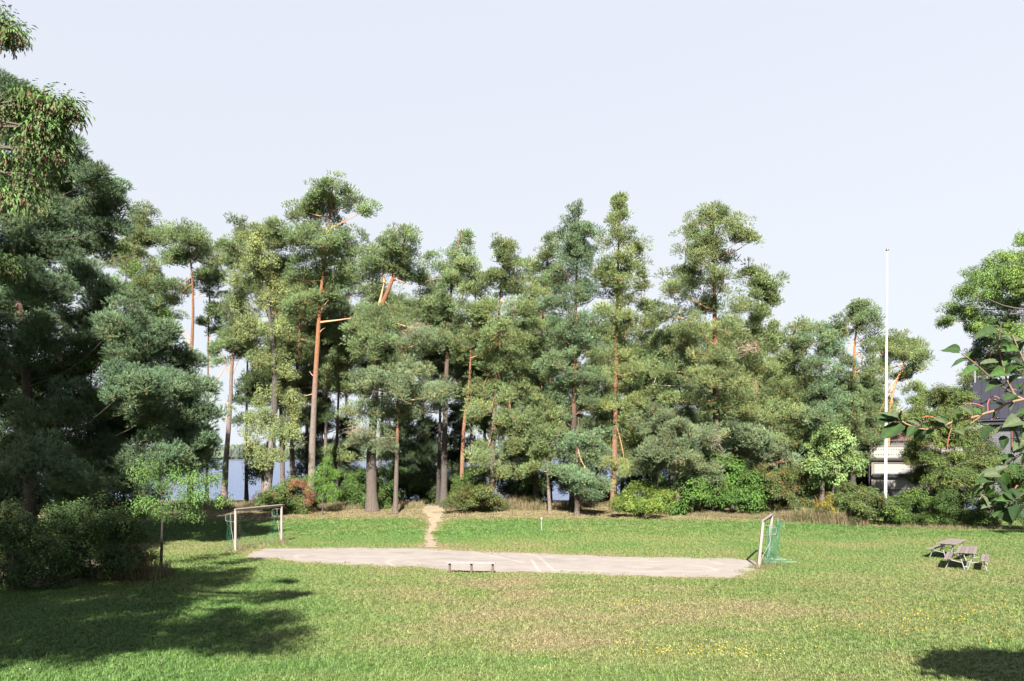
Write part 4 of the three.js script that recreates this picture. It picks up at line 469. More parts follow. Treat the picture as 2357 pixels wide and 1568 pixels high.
{ // yellow hawkbits and white clover heads on the lawn
  const R = rng(81), mb = new MB(); for (let i = 0; i < 9; i++) { const a = i / 9 * 6.283, b = (i + 1) / 9 * 6.283; mb.tri(V3(0, 0.012, 0), V3(Math.cos(a) * 0.015, 0.018, Math.sin(a) * 0.015), V3(Math.cos(b) * 0.015, 0.018, Math.sin(b) * 0.015), [1, 1, 1]); mb.tri(V3(0, 0, 0), V3(Math.cos(b) * 0.015, 0.018, Math.sin(b) * 0.015), V3(Math.cos(a) * 0.015, 0.018, Math.sin(a) * 0.015), [0.5, 0.6, 0.2]); }
  mb.tri(V3(0.003, 0.005, 0), V3(-0.003, 0.005, 0), V3(0, -0.11, 0), [0.3, 0.5, 0.3]);
  const geo = mb.geo(), mats = [], cols = [], wm = [], wc = [];
  const spots = [[2120, 1420, 150, 34, 260], [2260, 1400, 90, 30, 160], [1980, 1450, 120, 24, 90], [1560, 1500, 110, 14, 110], [1660, 1503, 60, 14, 90], [1760, 1512, 90, 14, 50], [1460, 1480, 60, 24, 50], [1440, 1395, 50, 8, 60], [2300, 1470, 60, 26, 50], [1520, 1515, 60, 10, 40]];
  for (const [vx, vy, sx, sy, n] of spots) for (let i = 0; i < n * 0.6; i++) { const [x, d] = flat(vx + (R() + R() + R() - 1.5) * sx * 1.3, vy + (R() + R() + R() - 1.5) * sy), s = 0.75 + 0.6 * R(); mats.push(xf(V3(x, 0.06 + 0.05 * R(), -d), V3((R() - 0.5) * 1.2, 1, (R() - 0.5) * 1.2), R() * 6, s)); cols.push(new THREE.Color().setRGB(0.42, 0.28, 0.035)); }
  for (let i = 0; i < 300; i++) { const [x, d] = flat(R() * 2357, 1330 + R() * 238), s = 0.45 + 0.4 * R(); wm.push(xf(V3(x, 0.06 + 0.04 * R(), -d), V3((R() - 0.5), 1, (R() - 0.5)), R() * 6, s)); wc.push(R() < 0.2 ? new THREE.Color().setRGB(0.5, 0.22, 0.35) : R() < 0.5 ? new THREE.Color().setRGB(0.42, 0.26, 0.13) : new THREE.Color().setRGB(0.6, 0.58, 0.5)); }
  tag(instanced('flowers', geo, plainMat, mats, cols, scene), 'yellow flower heads scattered over the right half of the lawn', 'flowers');
  tag(instanced('clover_flowers', geo, plainMat, wm, wc, scene), 'tiny white and pink clover heads and fallen leaves in the lawn', 'flowers');
}

// ------------------------------------------------------------------ far shore
{
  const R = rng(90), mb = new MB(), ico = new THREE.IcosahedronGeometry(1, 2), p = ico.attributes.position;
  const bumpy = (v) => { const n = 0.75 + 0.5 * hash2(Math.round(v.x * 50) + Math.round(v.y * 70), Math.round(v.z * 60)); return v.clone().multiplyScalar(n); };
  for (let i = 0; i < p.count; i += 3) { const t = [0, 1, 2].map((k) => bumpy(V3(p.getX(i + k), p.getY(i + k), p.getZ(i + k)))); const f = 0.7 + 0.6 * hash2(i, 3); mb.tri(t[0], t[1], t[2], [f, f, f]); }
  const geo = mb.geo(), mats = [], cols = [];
  for (let i = 0; i < 5200; i++) { const x = -1150 + R() * 2000, d = 1226 + 330 * R() * R(), h = 5 + 6 * R(), w = 3.5 + 3 * R(), y = gy(x, d) + h * 0.7; mats.push(xf(V3(x, y, -d), V3(0, 1, 0), R() * 6, w, h, w)); const f = 0.7 + 0.6 * R(), c = R() < 0.5 ? [0.038, 0.052, 0.038] : [0.052, 0.07, 0.042]; cols.push(new THREE.Color().setRGB(c[0] * f, c[1] * f, c[2] * f)); }  // greens dulled to put distance haze into the colour; no fog is built
  tag(instanced('far_woods', geo, plainMat, mats, cols, scene), 'wooded far shore across the lake, its greens dulled to stand for haze', 'woods');
}

// ------------------------------------------------------------------ built things
const woodTex = texture(256, 256, (i, j) => { const g = 0.72 + 0.5 * (fbm(i / 6, j / 60, 4) - 0.5) + 0.14 * (hash2(i, j >> 3) - 0.5); return [g, g, g]; }, false);
const wood = (r, g, b, rough = 0.9) => new THREE.MeshStandardMaterial({ color: new THREE.Color().setRGB(r, g, b), map: woodTex, bumpMap: woodTex, bumpScale: 0.004, roughness: rough });
const greyWood = wood(0.26, 0.228, 0.21), tableWood = wood(0.145, 0.115, 0.105), tableWood2 = wood(0.175, 0.14, 0.128), benchWood = wood(0.26, 0.24, 0.238), postWood = wood(0.11, 0.08, 0.055);
const steel = new THREE.MeshStandardMaterial({ color: new THREE.Color().setRGB(0.2, 0.17, 0.14), roughness: 0.6, metalness: 0.5 }), galv = new THREE.MeshStandardMaterial({ color: new THREE.Color().setRGB(0.21, 0.21, 0.22), roughness: 0.45, metalness: 0.15 });
const netMat = new THREE.MeshStandardMaterial({ color: new THREE.Color().setRGB(0.022, 0.14, 0.08), roughness: 0.7 }), ropeMat = new THREE.MeshStandardMaterial({ color: new THREE.Color().setRGB(0.2, 0.21, 0.18), roughness: 0.8 }), darkNet = new THREE.MeshStandardMaterial({ color: new THREE.Color().setRGB(0.09, 0.09, 0.07), roughness: 0.8 });
const beam = (a, b, w, h) => { const v = b.clone().sub(a), g = new RoundedBoxGeometry(w, v.length(), h, 2, 0.012); g.applyQuaternion(new THREE.Quaternion().setFromUnitVectors(V3(0, 1, 0), v.normalize())); g.translate((a.x + b.x) / 2, (a.y + b.y) / 2, (a.z + b.z) / 2); return g; };

function goal(label, p1, p2, back, lean, h, heap) {      // p1, p2 [x, d] of the posts; back: unit direction behind the goal
  const o = V3(p1[0], 0, -p1[1]), t = thing('football_goal', label, 'goal', o, 'small wooden football goals at the ends of the pitch');
  const A = V3(0, -0.1, 0), B = V3(p2[0] - p1[0], -0.1, -(p2[1] - p1[1])), A1 = A.clone().add(V3(lean, h + 0.1, 0)), B1 = B.clone().add(V3(lean, h + 0.1, 0)), bk = V3(back[0], 0, back[1]).normalize(), along = B.clone().sub(A).normalize();
  mesh('post', beam(A, A1, 0.11, 0.11), greyWood, t); mesh('post', beam(B, B1, 0.11, 0.11), greyWood, t);
  const bw = beam(A1.clone().addScaledVector(along, -0.055).add(V3(0, 0.05, 0)), B1.clone().addScaledVector(along, 0.055).add(V3(0, 0.05, 0)), 0.1, 0.12); mesh('crossbar', bw, wood(0.2, 0.17, 0.155), t);
  for (const P of [A1, B1]) { const a = P.clone().add(V3(0, -0.12, 0)), b = a.clone().addScaledVector(bk, 0.62).add(V3(0, -0.06, 0)), c = b.clone().add(V3(0, -0.34, 0)), e = a.clone().add(V3(-lean * 0.2, -0.44, 0)); mesh('net_hook', tube([a, a.clone().lerp(b, 0.9), b.clone().add(V3(0, -0.06, 0)), c.clone().add(V3(0, 0.05, 0)), c.clone().addScaledVector(bk, -0.08), e], 0.013, 40), steel, t); }
  // net: hung from hooks, drawn together at the sides and sagging to the ground
  const R = rng(Math.round(p1[0] * 10 + 500)), top = (u) => A1.clone().lerp(B1, u).addScaledVector(bk, 0.55 * (1 - 0.9 * Math.sin(Math.PI * u))).add(V3(0, -0.2 - 0.05 * Math.sin(Math.PI * u), 0)), foot = (u) => A.clone().lerp(B, u).addScaledVector(bk, (heap ? 0.4 : 0.55) + (heap ? 0.25 : 0.5) * Math.sin(Math.PI * u) + 0.05 * Math.sin(u * 19)).add(V3(-0, 0.14, 0));
  const g = [], dk = [], M = heap ? 20 : 26, N = heap ? 11 : 15, pt = (u, v) => { const q = top(u).lerp(foot(u), v); q.addScaledVector(bk, -0.12 * Math.sin(Math.PI * v) + 0.03 * Math.sin(u * 40 + v * 9)); q.x += 0.02 * Math.sin(v * 23 + u * 17); return q; };
  for (let i = 0; i <= M; i++) { const pts = []; for (let j = 0; j <= 9; j++) pts.push(pt(i / M, j / 9)); (heap ? g : i < 3 || i > M - 3 ? g : dk).push(tube(pts, heap || i < 3 || i > M - 3 ? 0.0035 : 0.003, 14, 3)); }
  for (let j = 1; j <= N; j++) { const pts = []; for (let i = 0; i <= 12; i++) pts.push(pt(i / 12, j / N)); (heap || j > N * 0.6 ? g : dk).push(tube(pts, j > N - 2 ? 0.008 : 0.003, 20, 3)); }
  for (const [P, F, sgn] of [[A1, A, 1], [B1, B, -1]]) for (let i = 0; i < (heap ? 20 : 5); i++) { // gathered side panels
    const s0 = 0.12 + 0.5 * R(), s1 = (heap ? 0.25 : 0.3) + 0.35 * R(), wob = (R() - 0.5) * 0.12, pts = []; for (let j = 0; j <= 7; j++) { const v = j / 7, q = P.clone().lerp(F, v).addScaledVector(bk, lerp(s0, s1, v) + wob * Math.sin(v * 7 + i)).addScaledVector(along, (R() - 0.5) * 0.1 + sgn * 0.05); q.y = lerp(P.y - 0.25, 0.12, v); pts.push(q); } g.push(tube(pts, 0.0045, 14, 3)); }
  if (heap) for (let i = 0; i < 24; i++) { const c = A.clone().lerp(B, 0.1 + 0.5 * R()).addScaledVector(bk, 0.45 + 0.9 * R() * R()), pts = []; let a = R() * 6.28; const q = c.clone(); q.y = 0.1 + 0.06 * R(); for (let j = 0; j < 6; j++) { pts.push(q.clone()); a += (R() - 0.5) * 1.6; q.x += Math.cos(a) * 0.16; q.z += Math.sin(a) * 0.1; q.y = 0.09 + 0.07 * R(); } (R() < 0.45 ? dk : g).push(tube(pts, 0.007, 12, 3)); }
  mesh('net', mergeGeometries(g), netMat, t); mesh('net', mergeGeometries(dk), heap ? ropeMat : darkNet, t, 'stuff');
  const cord = []; for (const [P, F] of [[A1, A], [B1, B]]) { const a = P.clone().addScaledVector(bk, 0.3).add(V3(0, -0.1, 0)); cord.push(tube([a, a.clone().add(V3(0.01, -0.35, 0)), a.clone().add(V3(0.03, -0.75, 0.02)), P.clone().lerp(F, 0.75).addScaledVector(bk, 0.12), P.clone().lerp(F, 0.95).addScaledVector(bk, 0.06)], 0.011, 24, 5)); }
  for (const c of cord) mesh('rope', c, ropeMat, t);
  return t;
}
goal('weathered wooden goal at the left end with a thin green net', flat(542, 1268), flat(648, 1250), [-1, -0.38], 0, 1.98, false);
goal('leaning wooden goal at the right end, its green net heaped on the grass', flat(1745, 1307), flat(1767, 1283), [1, -0.2], 0.2, 1.92, true);

{ // bench without back at the edge of the pitch
  const d = 31.4, c = V3((1084 - CX) / FOCAL * d, 0, -d), t = thing('plank_bench', 'plain plank bench on three square posts at the near edge of the pitch', 'bench', c); t.rotation.y = -0.07;
  for (const x of [-0.86, 0.02, 0.88]) mesh('leg', beam(V3(x, -0.1, 0), V3(x, 0.42, 0), 0.085, 0.12), postWood, t);
  for (const z of [-0.085, 0.085]) { const g = new RoundedBoxGeometry(1.94, 0.045, 0.16, 2, 0.01); g.translate(0, 0.445, z); mesh('plank', g, benchWood, t); }
}
{ // white stake on the slope
  const d = 48.6, x = (1246.5 - CX) / FOCAL * d, t = thing('marker_post', 'thin white marker stake standing alone on the grass slope', 'stake', V3(x, gy(x, d) - 0.05, -d));
  const g = new THREE.CylinderGeometry(0.032, 0.036, 0.78, 10); g.translate(0, 0.39, 0); mesh('stake', g, galv, t);
  const cap = new THREE.CylinderGeometry(0.042, 0.042, 0.06, 10); cap.translate(0, 0.8, 0); mesh('cap', cap, new THREE.MeshStandardMaterial({ color: new THREE.Color().setRGB(0.75, 0.75, 0.75), roughness: 0.5 }), t);
  const ring = new THREE.CylinderGeometry(0.04, 0.04, 0.04, 10); ring.translate(0, 0.68, 0); mesh('band', ring, steel, t);
}
function picnic(label, vx, vy, turn, L = 2.5) {
  const d = (EYE - 0.74) * FOCAL / (vy - HORIZON), t = thing('picnic_table', label, 'picnic table', V3((vx - CX) / FOCAL * d, 0, -d), 'picnic tables on the lawn'); t.rotation.y = -turn * Math.PI / 180;
  const plank = (w, l, x, y, m) => { const g = new RoundedBoxGeometry(w, 0.045, l, 2, 0.012); g.translate(x, y, 0); return mesh('plank', g, m, t); };
  for (let i = 0; i < 5; i++) plank(0.135, L, (i - 2) * 0.147, 0.74 + (i % 2) * 0.003, i % 2 ? tableWood : tableWood2);
  for (const s of [-1, 1]) for (let i = 0; i < 2; i++) plank(0.135, L, s * 0.66 + (i - 0.5) * 0.147, 0.45 + 0.002 * i, i ? tableWood : tableWood2);
  for (const z of [-L * 0.37, L * 0.37]) {
    for (const s of [-1, 1]) {
      mesh('leg', bar(V3(s * 0.27, 0.715, z), V3(s * 0.045, -0.02, z), 0.022, 10), galv, t);
      mesh('leg', tube([V3(s * 0.62, 0.43, z), V3(s * 0.66, 0.25, z), V3(s * 0.76, -0.02, z)], 0.02, 12, 8), galv, t);
      mesh('brace', bar(V3(s * 0.16, 0.30, z), V3(s * 0.68, 0.405, z), 0.018, 8), galv, t);
    }
    mesh('brace', bar(V3(-0.10, 0.13, z), V3(0.10, 0.13, z), 0.02, 8), galv, t);
    const r = new RoundedBoxGeometry(0.66, 0.05, 0.06, 2, 0.01); r.translate(0, 0.69, z); mesh('rail', r, tableWood, t);
  }
  const s = bar(V3(0, 0.14, -L * 0.37), V3(0, 0.14, L * 0.37), 0.022, 8); mesh('brace', s, galv, t);
  return t;
}
picnic('nearer picnic table with five plank top and benches on white steel legs', 2226, 1266, 32);
picnic('farther picnic table set askew behind the nearer one', 2192, 1247, 41);

{ // flagpole
  const d = 53, x = (2038 - CX) / FOCAL * d, t = thing('flagpole', 'tall white flagpole without a flag rising above the hedge', 'flagpole', V3(x, gy(x, d), -d)), H = EYE + (HORIZON - 583) / FOCAL * d, lean = (2042.5 - 2038) / FOCAL * d;
  const white = new THREE.MeshStandardMaterial({ color: new THREE.Color().setRGB(0.55, 0.55, 0.55), roughness: 0.4 });
  const g = limbGeo([V3(0, 0, 0), V3(lean * 0.5, H * 0.5, 0), V3(lean, H, 0)], 0.115, 0.05, 16, 24, () => [1, 1, 1]), p = g.attributes.color; mesh('pole', g, white, t);
  const s = new THREE.SphereGeometry(0.1, 20, 14); s.translate(lean, H + 0.08, 0); mesh('finial', s, new THREE.MeshStandardMaterial({ color: new THREE.Color().setRGB(0.35, 0.26, 0.1), metalness: 0.9, roughness: 0.3 }), t);
  const cl = new THREE.BoxGeometry(0.05, 0.16, 0.08); cl.translate(0.02 + lean * 0.1, 2.35, 0.13); mesh('cleat', cl, steel, t);
  mesh('halyard', tube([V3(0.02, 2.4, 0.14), V3(lean * 0.5 + 0.02, H * 0.5, 0.11), V3(lean + 0.01, H - 0.1, 0.07)], 0.006, 20, 4), ropeMat, t);
}

// ------------------------------------------------------------------ houses
const siding = new THREE.MeshStandardMaterial({ color: new THREE.Color().setRGB(0.1, 0.1, 0.112), map: woodTex, roughness: 0.7 }), siding2 = new THREE.MeshStandardMaterial({ color: new THREE.Color().setRGB(0.088, 0.088, 0.1), map: woodTex, roughness: 0.7 });
const cream = new THREE.MeshStandardMaterial({ color: new THREE.Color().setRGB(0.13, 0.11, 0.085), roughness: 0.7 }), whitePaint = new THREE.MeshStandardMaterial({ color: new THREE.Color().setRGB(0.2, 0.192, 0.18), roughness: 0.6 });
const darkMetal = new THREE.MeshStandardMaterial({ color: new THREE.Color().setRGB(0.016, 0.015, 0.024), roughness: 0.55, metalness: 0.1 }), redWood = new THREE.MeshStandardMaterial({ color: new THREE.Color().setRGB(0.11, 0.03, 0.018), roughness: 0.6 });
const glass = new THREE.MeshPhysicalMaterial({ color: new THREE.Color().setRGB(0.02, 0.022, 0.025), roughness: 0.08, metalness: 0 }), redRoof = new THREE.MeshStandardMaterial({ color: new THREE.Color().setRGB(0.07, 0.038, 0.032), roughness: 0.8 });
const box = (x0, x1, y0, y1, z0, z1) => { const g = new THREE.BoxGeometry(x1 - x0, y1 - y0, z1 - z0); g.translate((x0 + x1) / 2, (y0 + y1) / 2, (z0 + z1) / 2); return g; };
{ // dark roofed house; its front faces the lawn. Local x along the front, z towards the camera
  const d = 60, vx0 = 2236, k = d / FOCAL, ang = Math.atan2((2300 - CX) * k, d), x0 = (vx0 - CX) * k, t = thing('house', 'pale boarded house with a dark standing seam metal roof at the right', 'house', V3(x0, gy(x0, d) - 0.1, -d)); t.rotation.y = -ang;
  const dist = d / Math.cos(ang), m = dist / FOCAL * Math.cos(ang) ** 1, Y = (vy) => EYE + (HORIZON - vy) * k + 0.1, W = 11, eave = Y(968), ridge = Y(885) + 0.55, run = 4.2;
  mesh('wall', box(0.75, W - 0.6, 0, eave - 0.1, -8, -0.6), siding2, t);
  for (let y = Y(1110), i = 0; y < eave - 0.3; y += 0.145, i++) { const g = box(0.72, 2.55, y, y + 0.137, -0.62, -0.575 + 0.012 * (i % 2)); g.rotateX(0); mesh('board', g, i % 2 ? siding : siding2, t); }
  // roof slopes
  const slope = Math.atan2(ridge - eave, run), len = run / Math.cos(slope), slab = box(0, W, 0, 0.12, -len, 0); slab.rotateX(slope); slab.translate(0, eave, 0);
  const rear = box(0, W, 0, 0.12, -len, 0); rear.rotateX(-slope); rear.translate(0, ridge - 0.003, -run + 0.004);
  const roof = mesh('roof', mergeGeometries([slab, rear.clone().translate(0, 0, -0.0)]), darkMetal, t);
  for (let i = 0; i <= 18; i++) { const g = box(i * 0.6 + 0.03, i * 0.6 + 0.055, 0.12, 0.155, -len, 0); g.rotateX(slope); g.translate(0, eave, 0); mesh('seam', g, darkMetal, roof); }
  mesh('fascia', box(-0.02, W, eave - 0.34, eave - 0.02, -0.1, 0.02), darkMetal, t);
  const gut = new THREE.CylinderGeometry(0.07, 0.07, W, 10); gut.rotateZ(Math.PI / 2); gut.translate(W / 2, eave - 0.03, 0.1); mesh('gutter', gut, darkMetal, t);
  mesh('soffit', box(0.0, W, eave - 0.36, eave - 0.345, -0.7, 0.0), darkMetal, t);
  // window band with red brown frames
  const wx = 2.6, wy0 = Y(1040), wy1 = eave - 0.4;
  for (let i = 0; i < 3; i++) { const a = wx + i * 1.5, win = mesh('window', box(a + 0.08, a + 1.42, wy0 + 0.08, wy1 - 0.05, -0.6, -0.55), glass, t);
    const fr = mergeGeometries([box(a, a + 0.08, wy0, wy1, -0.6, -0.5), box(a + 1.42, a + 1.498, wy0, wy1, -0.6, -0.5), box(a + 0.08, a + 1.42, wy0, wy0 + 0.08, -0.6, -0.5), box(a + 0.08, a + 1.42, wy1 - 0.05, wy1, -0.6, -0.5), box(a + 0.72, a + 0.78, wy0 + 0.08, wy1 - 0.05, -0.549, -0.51)]); mesh('frame', fr, redWood, win); }
  for (let i = 0; i < 28; i++) mesh('board', box(2.62 + i * 0.16, 2.62 + i * 0.16 + 0.152, wy0 - 0.95, wy0 - 0.02, -0.6, -0.555 - 0.006 * (i % 2)), i % 3 ? siding : siding2, t);
  const ch = new THREE.CylinderGeometry(0.05, 0.05, 1.6, 8); ch.translate(0.15, ridge + 0.1, -run + 0.3); mesh('vent_pipe', ch, galv, t);
}
{ // the balcony house: white boarding, turned balusters, red brown roof behind
  const d = 62, k = d / FOCAL, ang = Math.atan2((2040 - CX) * k, d), x0 = (2003 - CX) * k, t = thing('balcony_house', 'white boarded house with a balustraded balcony behind the flagpole', 'house', V3(x0, gy(x0, d) - 0.1, -d)); t.rotation.y = -ang;
  const Y = (vy) => EYE + (HORIZON - vy) * k + 0.1, W = 6.5;
  mesh('wall', box(0.16, W, 0, Y(1063), -5, -0.02), siding2, t);
  for (let y = Y(1128), i = 0; y < Y(1072); y += 0.19, i++) mesh('board', box(0.3, W - 0.1, y, y + 0.18, -0.018, 0.012 + 0.008 * (i % 2)), whitePaint, t);
  mesh('corner_post', box(0.1, 0.28, 0, Y(1069), -0.1, 0.06), cream, t);
  mesh('beam', box(0.1, W, Y(1069), Y(1063.5), -0.1, 0.08), cream, t);
  mesh('flashing', box(-0.1, W, Y(1063), Y(1058.5), -4.9, 0.26), darkMetal, t);
  mesh('ledge', box(0.2, W, Y(1095), Y(1092.5), 0.022, 0.36), siding, t); mesh('gutter', box(0.2, W, Y(1101), Y(1095.3), 0.1, 0.3), darkMetal, t);
  const dp = new THREE.CylinderGeometry(0.06, 0.06, Y(1066), 10); dp.translate(-0.06, Y(1066) / 2, 0.1); mesh('downpipe', dp, darkMetal, t);
  // balustrade
  mesh('post', box(0.02, 0.24, Y(1058), Y(1024), 0.02, 0.2), cream, t); mesh('cap', box(-0.04, 0.3, Y(1024) + 0.002, Y(1022), -0.04, 0.26), cream, t);
  mesh('rail', box(0.24, W, Y(1031.5), Y(1029), 0.05, 0.17), cream, t); mesh('rail', box(0.24, W, Y(1058), Y(1055.5), 0.05, 0.17), cream, t);
  const y0 = Y(1055.5), y1 = Y(1031.5), hh = y1 - y0, sh = new THREE.Shape(); // baluster board with notches on both sides
  const w = 0.086; sh.moveTo(-w, 0); for (const s of [1]) { sh.lineTo(w, 0); for (const c of [0.24, 0.74]) { sh.lineTo(w, hh * (c - 0.07)); sh.lineTo(w - 0.045, hh * c); sh.lineTo(w, hh * (c + 0.07)); } sh.lineTo(w, hh); sh.lineTo(-w, hh); for (const c of [0.74, 0.24]) { sh.lineTo(-w, hh * (c + 0.07)); sh.lineTo(-w + 0.045, hh * c); sh.lineTo(-w, hh * (c - 0.07)); } }
  const bg = new THREE.ExtrudeGeometry(sh, { depth: 0.03, bevelEnabled: false });
  for (let i = 0; i < 34; i++) { const b = mesh('baluster', bg, whitePaint, t); b.position.set(0.34 + i * 0.18, y0, 0.09); }
  const gable = box(0, 3.2, 0, 0.14, -4, 0); gable.rotateX(0.7); gable.translate(1.2, Y(1019), -5); const roof = mesh('roof', gable, redRoof, t);
  for (let i = 0; i < 8; i++) { const g = box(i * 0.38, i * 0.38 + 0.06, 0.142, 0.18, -4, 0); g.rotateX(0.7); g.translate(1.22, Y(1019), -5); mesh('seam', g, redRoof, roof); }
  mesh('upper_wall', box(1.5, 5.6, Y(1058) + 0.01, Y(1020), -7.5, -5.1), siding2, t);
}

// ------------------------------------------------------------------ near branches at the right edge
{
  const D = 2.45, zc = (zx, zy, dz = 0) => at(2011 + 0.3308 * zx, 707 + 0.3308 * zy, D + dz), base = V3(2.5, 0, -2.3), t = thing('cherry_tree', 'near tree at the right edge reaching large dark leaves and reddish twigs into view', 'tree', base);
  const L = (p) => p.clone().sub(base), bark = (t0, t1) => (t2) => t0.map((v, i) => lerp(v, t1[i], t2)), BR = [0.17, 0.1, 0.06], RD = [0.28, 0.06, 0.03], DK = [0.05, 0.036, 0.028];
  mesh('trunk', limbGeo([V3(0, -0.1, 0), V3(0.05, 2, 0), V3(-0.05, 3.6, -0.05), V3(0.1, 5.4, 0)], 0.11, 0.035, 12, 20, () => [0.16, 0.12, 0.09], 0.3), barkMat, t);
  const specs = [
    [[[1500, 700, 0.05], [1200, 640, 0], [1045, 640], [990, 655], [920, 675], [860, 715], [790, 735], [700, 765], [600, 790], [530, 805], [480, 830], [420, 848], [350, 850], [270, 830], [210, 805], [185, 785]], 0.0075, 0.0032, BR, BR],
    [[[1040, 640, 0], [985, 610], [950, 550], [925, 500], [905, 420], [885, 340], [875, 260], [880, 170], [890, 100]], 0.0052, 0.0022, BR, DK],
    [[[985, 612], [905, 560], [870, 530], [820, 495], [760, 440], [710, 395], [675, 368], [610, 320]], 0.0042, 0.002, DK, BR],
    [[[1400, 900, 0.1], [1150, 970, 0], [1045, 1010], [950, 1075], [910, 1130], [850, 1180], [810, 1210], [770, 1290], [735, 1340]], 0.0055, 0.0018, DK, BR],
    [[[1200, 960], [1045, 932], [985, 930]], 0.0035, 0.002, BR, BR], [[[1150, 600], [1040, 360], [990, 250], [965, 190]], 0.004, 0.002, BR, BR], [[[1120, 700], [1030, 770], [1015, 830]], 0.0035, 0.002, DK, BR],
    [[[1300, 1150, 0.1], [1100, 1250], [1000, 1330], [900, 1360], [850, 1390]], 0.0055, 0.002, DK, DK], [[[1000, 1240], [960, 1290], [930, 1280]], 0.003, 0.002, RD, BR],
    [[[795, 735], [797, 660], [830, 622], [858, 626], [915, 668]], 0.0024, 0.0018, RD, BR], [[[765, 692], [700, 672], [620, 672]], 0.0024, 0.0016, RD, RD], [[[560, 800], [530, 880], [515, 960], [515, 1010]], 0.0022, 0.0014, BR, RD], [[[765, 742], [690, 800], [630, 832]], 0.0026, 0.0018, BR, BR], [[[470, 800], [390, 760], [335, 770]], 0.0022, 0.0016, RD, RD], [[[875, 720], [850, 760], [818, 785]], 0.002, 0.0012, RD, RD], [[[640, 780], [610, 740], [540, 705]], 0.0024, 0.0015, BR, RD], [[[690, 765], [675, 720], [645, 675]], 0.0022, 0.0014, BR, RD],
  ];
  const branches = specs.map(([pts, r0, r1, c0, c1]) => mesh('branch', limbGeo(pts.map((p) => L(zc(...p))), r0 * 0.72, r1 * 0.8, 7, 30, bark(c0, c1), 0, 2), twigMat, t));
  // leaf: a pointed oval with raised side veins, folded at the midrib and curling down
  const leafGeo = (seed, fold, curl, wave) => {
    const nl = 8, P = [], C = [], I = [], R = rng(seed);
    for (let i = 0; i <= nl; i++) { const u = i / nl, w = 0.30 * Math.pow(Math.sin(Math.PI * Math.pow(u, 0.78)), 0.85) * (1 - 0.25 * u), y = -curl * u * u;
      for (let j = -2; j <= 2; j++) { const s = j / 2, vein = (i % 2 ? 0.012 : -0.006) * Math.abs(s); P.push(u, y + Math.abs(s) * w * fold + vein + wave * Math.sin(u * 9 + s * 2) * Math.abs(s), s * w); const f = (j === 0 ? 1.3 : 1) * (0.9 + 0.2 * R()) * (i % 2 ? 1.07 : 0.94); C.push(f, f, f); } }
    for (let i = 0; i < nl; i++) for (let j = 0; j < 4; j++) { const a = i * 5 + j, b = a + 5; I.push(a, a + 1, b, b, a + 1, b + 1); }
    const g = new THREE.BufferGeometry(); g.setAttribute('position', new THREE.Float32BufferAttribute(P, 3)); g.setAttribute('color', new THREE.Float32BufferAttribute(C, 3)); g.setIndex(I); g.computeVertexNormals(); return g;
  };
  const geos = [leafGeo(1, 0.35, 0.10, 0.01), leafGeo(2, 0.55, 0.22, 0.015), leafGeo(3, 0.2, 0.05, 0.02), leafGeo(4, 0.45, 0.32, 0.012)];
  const lm = [[0.028, 0.054, 0.017], [0.04, 0.082, 0.02], [0.018, 0.037, 0.013], [0.066, 0.086, 0.044]].map((c) => new THREE.MeshPhysicalMaterial({ color: new THREE.Color().setRGB(...c), vertexColors: true, roughness: 0.6, specularIntensity: 0.2, transmission: 0.3, thickness: 0, side: THREE.DoubleSide }));
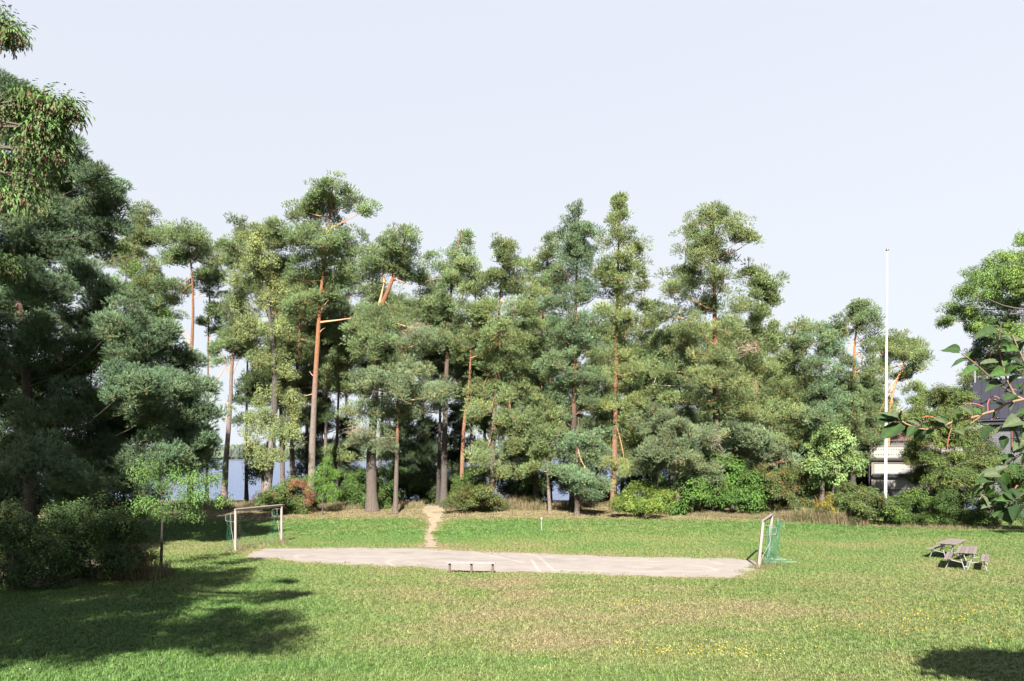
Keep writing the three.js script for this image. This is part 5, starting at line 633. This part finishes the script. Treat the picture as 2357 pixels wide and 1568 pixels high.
  const R = rng(123), leaves = [
    [865, 90, 768, 118], [900, 50, 940, 100], [870, 165, 705, 190], [880, 150, 960, 130], [880, 170, 925, 192], [850, 240, 695, 280], [880, 215, 980, 240, 0.4, 2], [885, 270, 945, 262], [600, 318, 460, 295], [605, 302, 535, 268], [675, 365, 540, 382, 0.35], [870, 382, 735, 385], [955, 345, 903, 402, 0.9, 1], [940, 360, 1050, 385, 0.4, 2], [920, 432, 1045, 440], [735, 430, 620, 452], [830, 500, 738, 532, 0.5, 2], [852, 478, 905, 505], [830, 512, 932, 532, 0.35, 2], [870, 535, 908, 556, 0.4, 3], [980, 548, 1048, 588], [900, 612, 995, 615], [940, 640, 992, 598],
    [205, 785, 60, 725, 0.35, 3], [190, 800, 0, 745, 0.3], [195, 812, 58, 918, 0.8, 0], [182, 792, 8, 802, 0.35, 2], [330, 825, 222, 780, 0.4, 3], [330, 852, 285, 942, 0.85, 2], [395, 860, 308, 940, 0.55, 3], [270, 850, 352, 828, 0.3, 2], [470, 830, 542, 856, 0.35, 2], [500, 800, 428, 775], [520, 795, 478, 755, 0.4, 2], [560, 790, 550, 758], [590, 790, 606, 748, 0.5, 1], [620, 750, 538, 700, 0.3], [690, 755, 648, 678, 0.3, 3], [760, 692, 700, 716, 0.4, 3], [782, 688, 766, 722, 0.6, 1], [800, 662, 742, 670, 0.3], [575, 855, 625, 885, 0.6, 3], [850, 842, 738, 882, 0.35, 2],
    [925, 818, 820, 892, 0.5, 3], [1030, 730, 945, 792, 0.5, 1], [982, 788, 962, 872, 1.1, 1], [905, 893, 905, 985, 1.0, 2], [1042, 925, 938, 905, 0.3, 3], [1030, 1030, 950, 1072, 0.5, 2], [960, 1090, 1018, 1160, 0.8, 1], [895, 1155, 925, 1252, 0.95, 1], [812, 1213, 790, 1312, 1.0, 1], [755, 1235, 660, 1302, 0.4, 3], [830, 1170, 718, 1212, 0.4, 2], [900, 1125, 828, 1168, 0.45, 2], [880, 1220, 942, 1282, 0.7, 2], [960, 1260, 1022, 1332, 0.8, 2], [862, 1340, 798, 1352, 0.4, 0], [840, 1385, 700, 1396, 0.35, 2], [870, 1400, 962, 1502, 0.9, 2], [880, 1420, 838, 1462, 0.5, 1], [902, 1352, 880, 1310, 0.5, 0], [1000, 1300, 1048, 1238, 0.6, 2], [960, 1330, 992, 1362, 0.6, 2], [1018, 1182, 1048, 1138, 0.6, 0], [950, 1052, 888, 1062, 0.3, 2], [1000, 452, 1048, 420], [960, 252, 1012, 272, 0.3, 2], [1000, 582, 950, 570, 0.4], [1010, 1410, 1060, 1480, 0.8, 2], [960, 1380, 1010, 1420, 0.7, 2], [930, 1460, 990, 1540, 0.8, 2], [1030, 560, 1060, 500, 0.5, 0], [1020, 880, 1060, 850, 0.5, 0], [950, 560, 905, 600, 0.4, 2], [900, 460, 850, 470, 0.4, 0], [1000, 1000, 1060, 980, 0.6, 2], [1020, 1380, 960, 1440, 0.7, 2],
  ];
  for (const [bi, from, n] of [[0, 2, 10], [1, 0, 14], [2, 0, 8], [3, 1, 14], [5, 0, 8], [6, 0, 6], [7, 1, 14], [4, 0, 6]]) { // smaller leaves, alternating along the twigs
    const pts = specs[bi][0].slice(from);
    for (let i = 0; i < n; i++) { const t = (i + R()) / n * (pts.length - 1), j = Math.min(pts.length - 2, Math.floor(t)), f = t - j, x = lerp(pts[j][0], pts[j + 1][0], f), y = lerp(pts[j][1], pts[j + 1][1], f), a = Math.atan2(pts[j + 1][1] - pts[j][1], pts[j + 1][0] - pts[j][0]) + (i % 2 ? 1 : -1) * (0.6 + 0.7 * R()), l = 45 + 60 * R(); leaves.push([x, y, x + Math.cos(a) * l, y + Math.sin(a) * l + 12 * R(), 0.3 + 0.6 * R()]); }
  }
  const near = branches.map((b, i) => ({ b, pts: specs[i][0] }));
  for (const [ax, ay, bx, by, w = 0.5, tone] of leaves) {
    const dz = (R() - 0.5) * 0.14, A = L(zc(ax, ay, dz * 0.2)), B = L(zc(bx, by, dz)), dir = B.clone().sub(A), len = dir.length(); dir.normalize();
    const eye = V3(0, EYE, 0).sub(base).sub(A).normalize(), face = eye.clone().addScaledVector(dir, -eye.dot(dir)).normalize(), other = dir.clone().cross(face).normalize(); if (other.y < 0) other.negate();
    const roll = Math.acos(clamp(w, 0.15, 0.99)), nrm = face.clone().multiplyScalar(Math.cos(roll)).addScaledVector(other, Math.sin(roll)).normalize(), side = dir.clone().cross(nrm).normalize();
    let best = near[0].b, bd = 1e9; for (const n of near) for (const p of n.pts) { const q = Math.hypot(p[0] - ax, p[1] - ay); if (q < bd) { bd = q; best = n.b; } }
    const m = mesh('leaf', geos[Math.floor(R() * 4)], lm[tone ?? (R() < 0.5 ? 0 : R() < 0.5 ? 1 : 3)], best);
    m.matrixAutoUpdate = false; const wide = len * (w >= 0.85 ? 1.2 : w > 0.6 ? 1.0 : 0.85);
    m.matrix.makeBasis(dir.clone().multiplyScalar(len), nrm.clone().multiplyScalar(len), side.clone().multiplyScalar(wide)).setPosition(A); m.matrix.decompose(m.position, m.quaternion, m.scale); m.matrixAutoUpdate = true;
  }
  const berry = new THREE.SphereGeometry(0.0052, 12, 8), bm = new THREE.MeshPhysicalMaterial({ color: new THREE.Color().setRGB(0.012, 0.01, 0.012), roughness: 0.2, clearcoat: 0.6 });
  for (const [x, y] of [[843, 648], [862, 772], [345, 786], [640, 680]]) { const b = mesh('berry', berry, bm, branches[0]); b.position.copy(L(zc(x, y))); }
}

renderer.render(scene, camera);
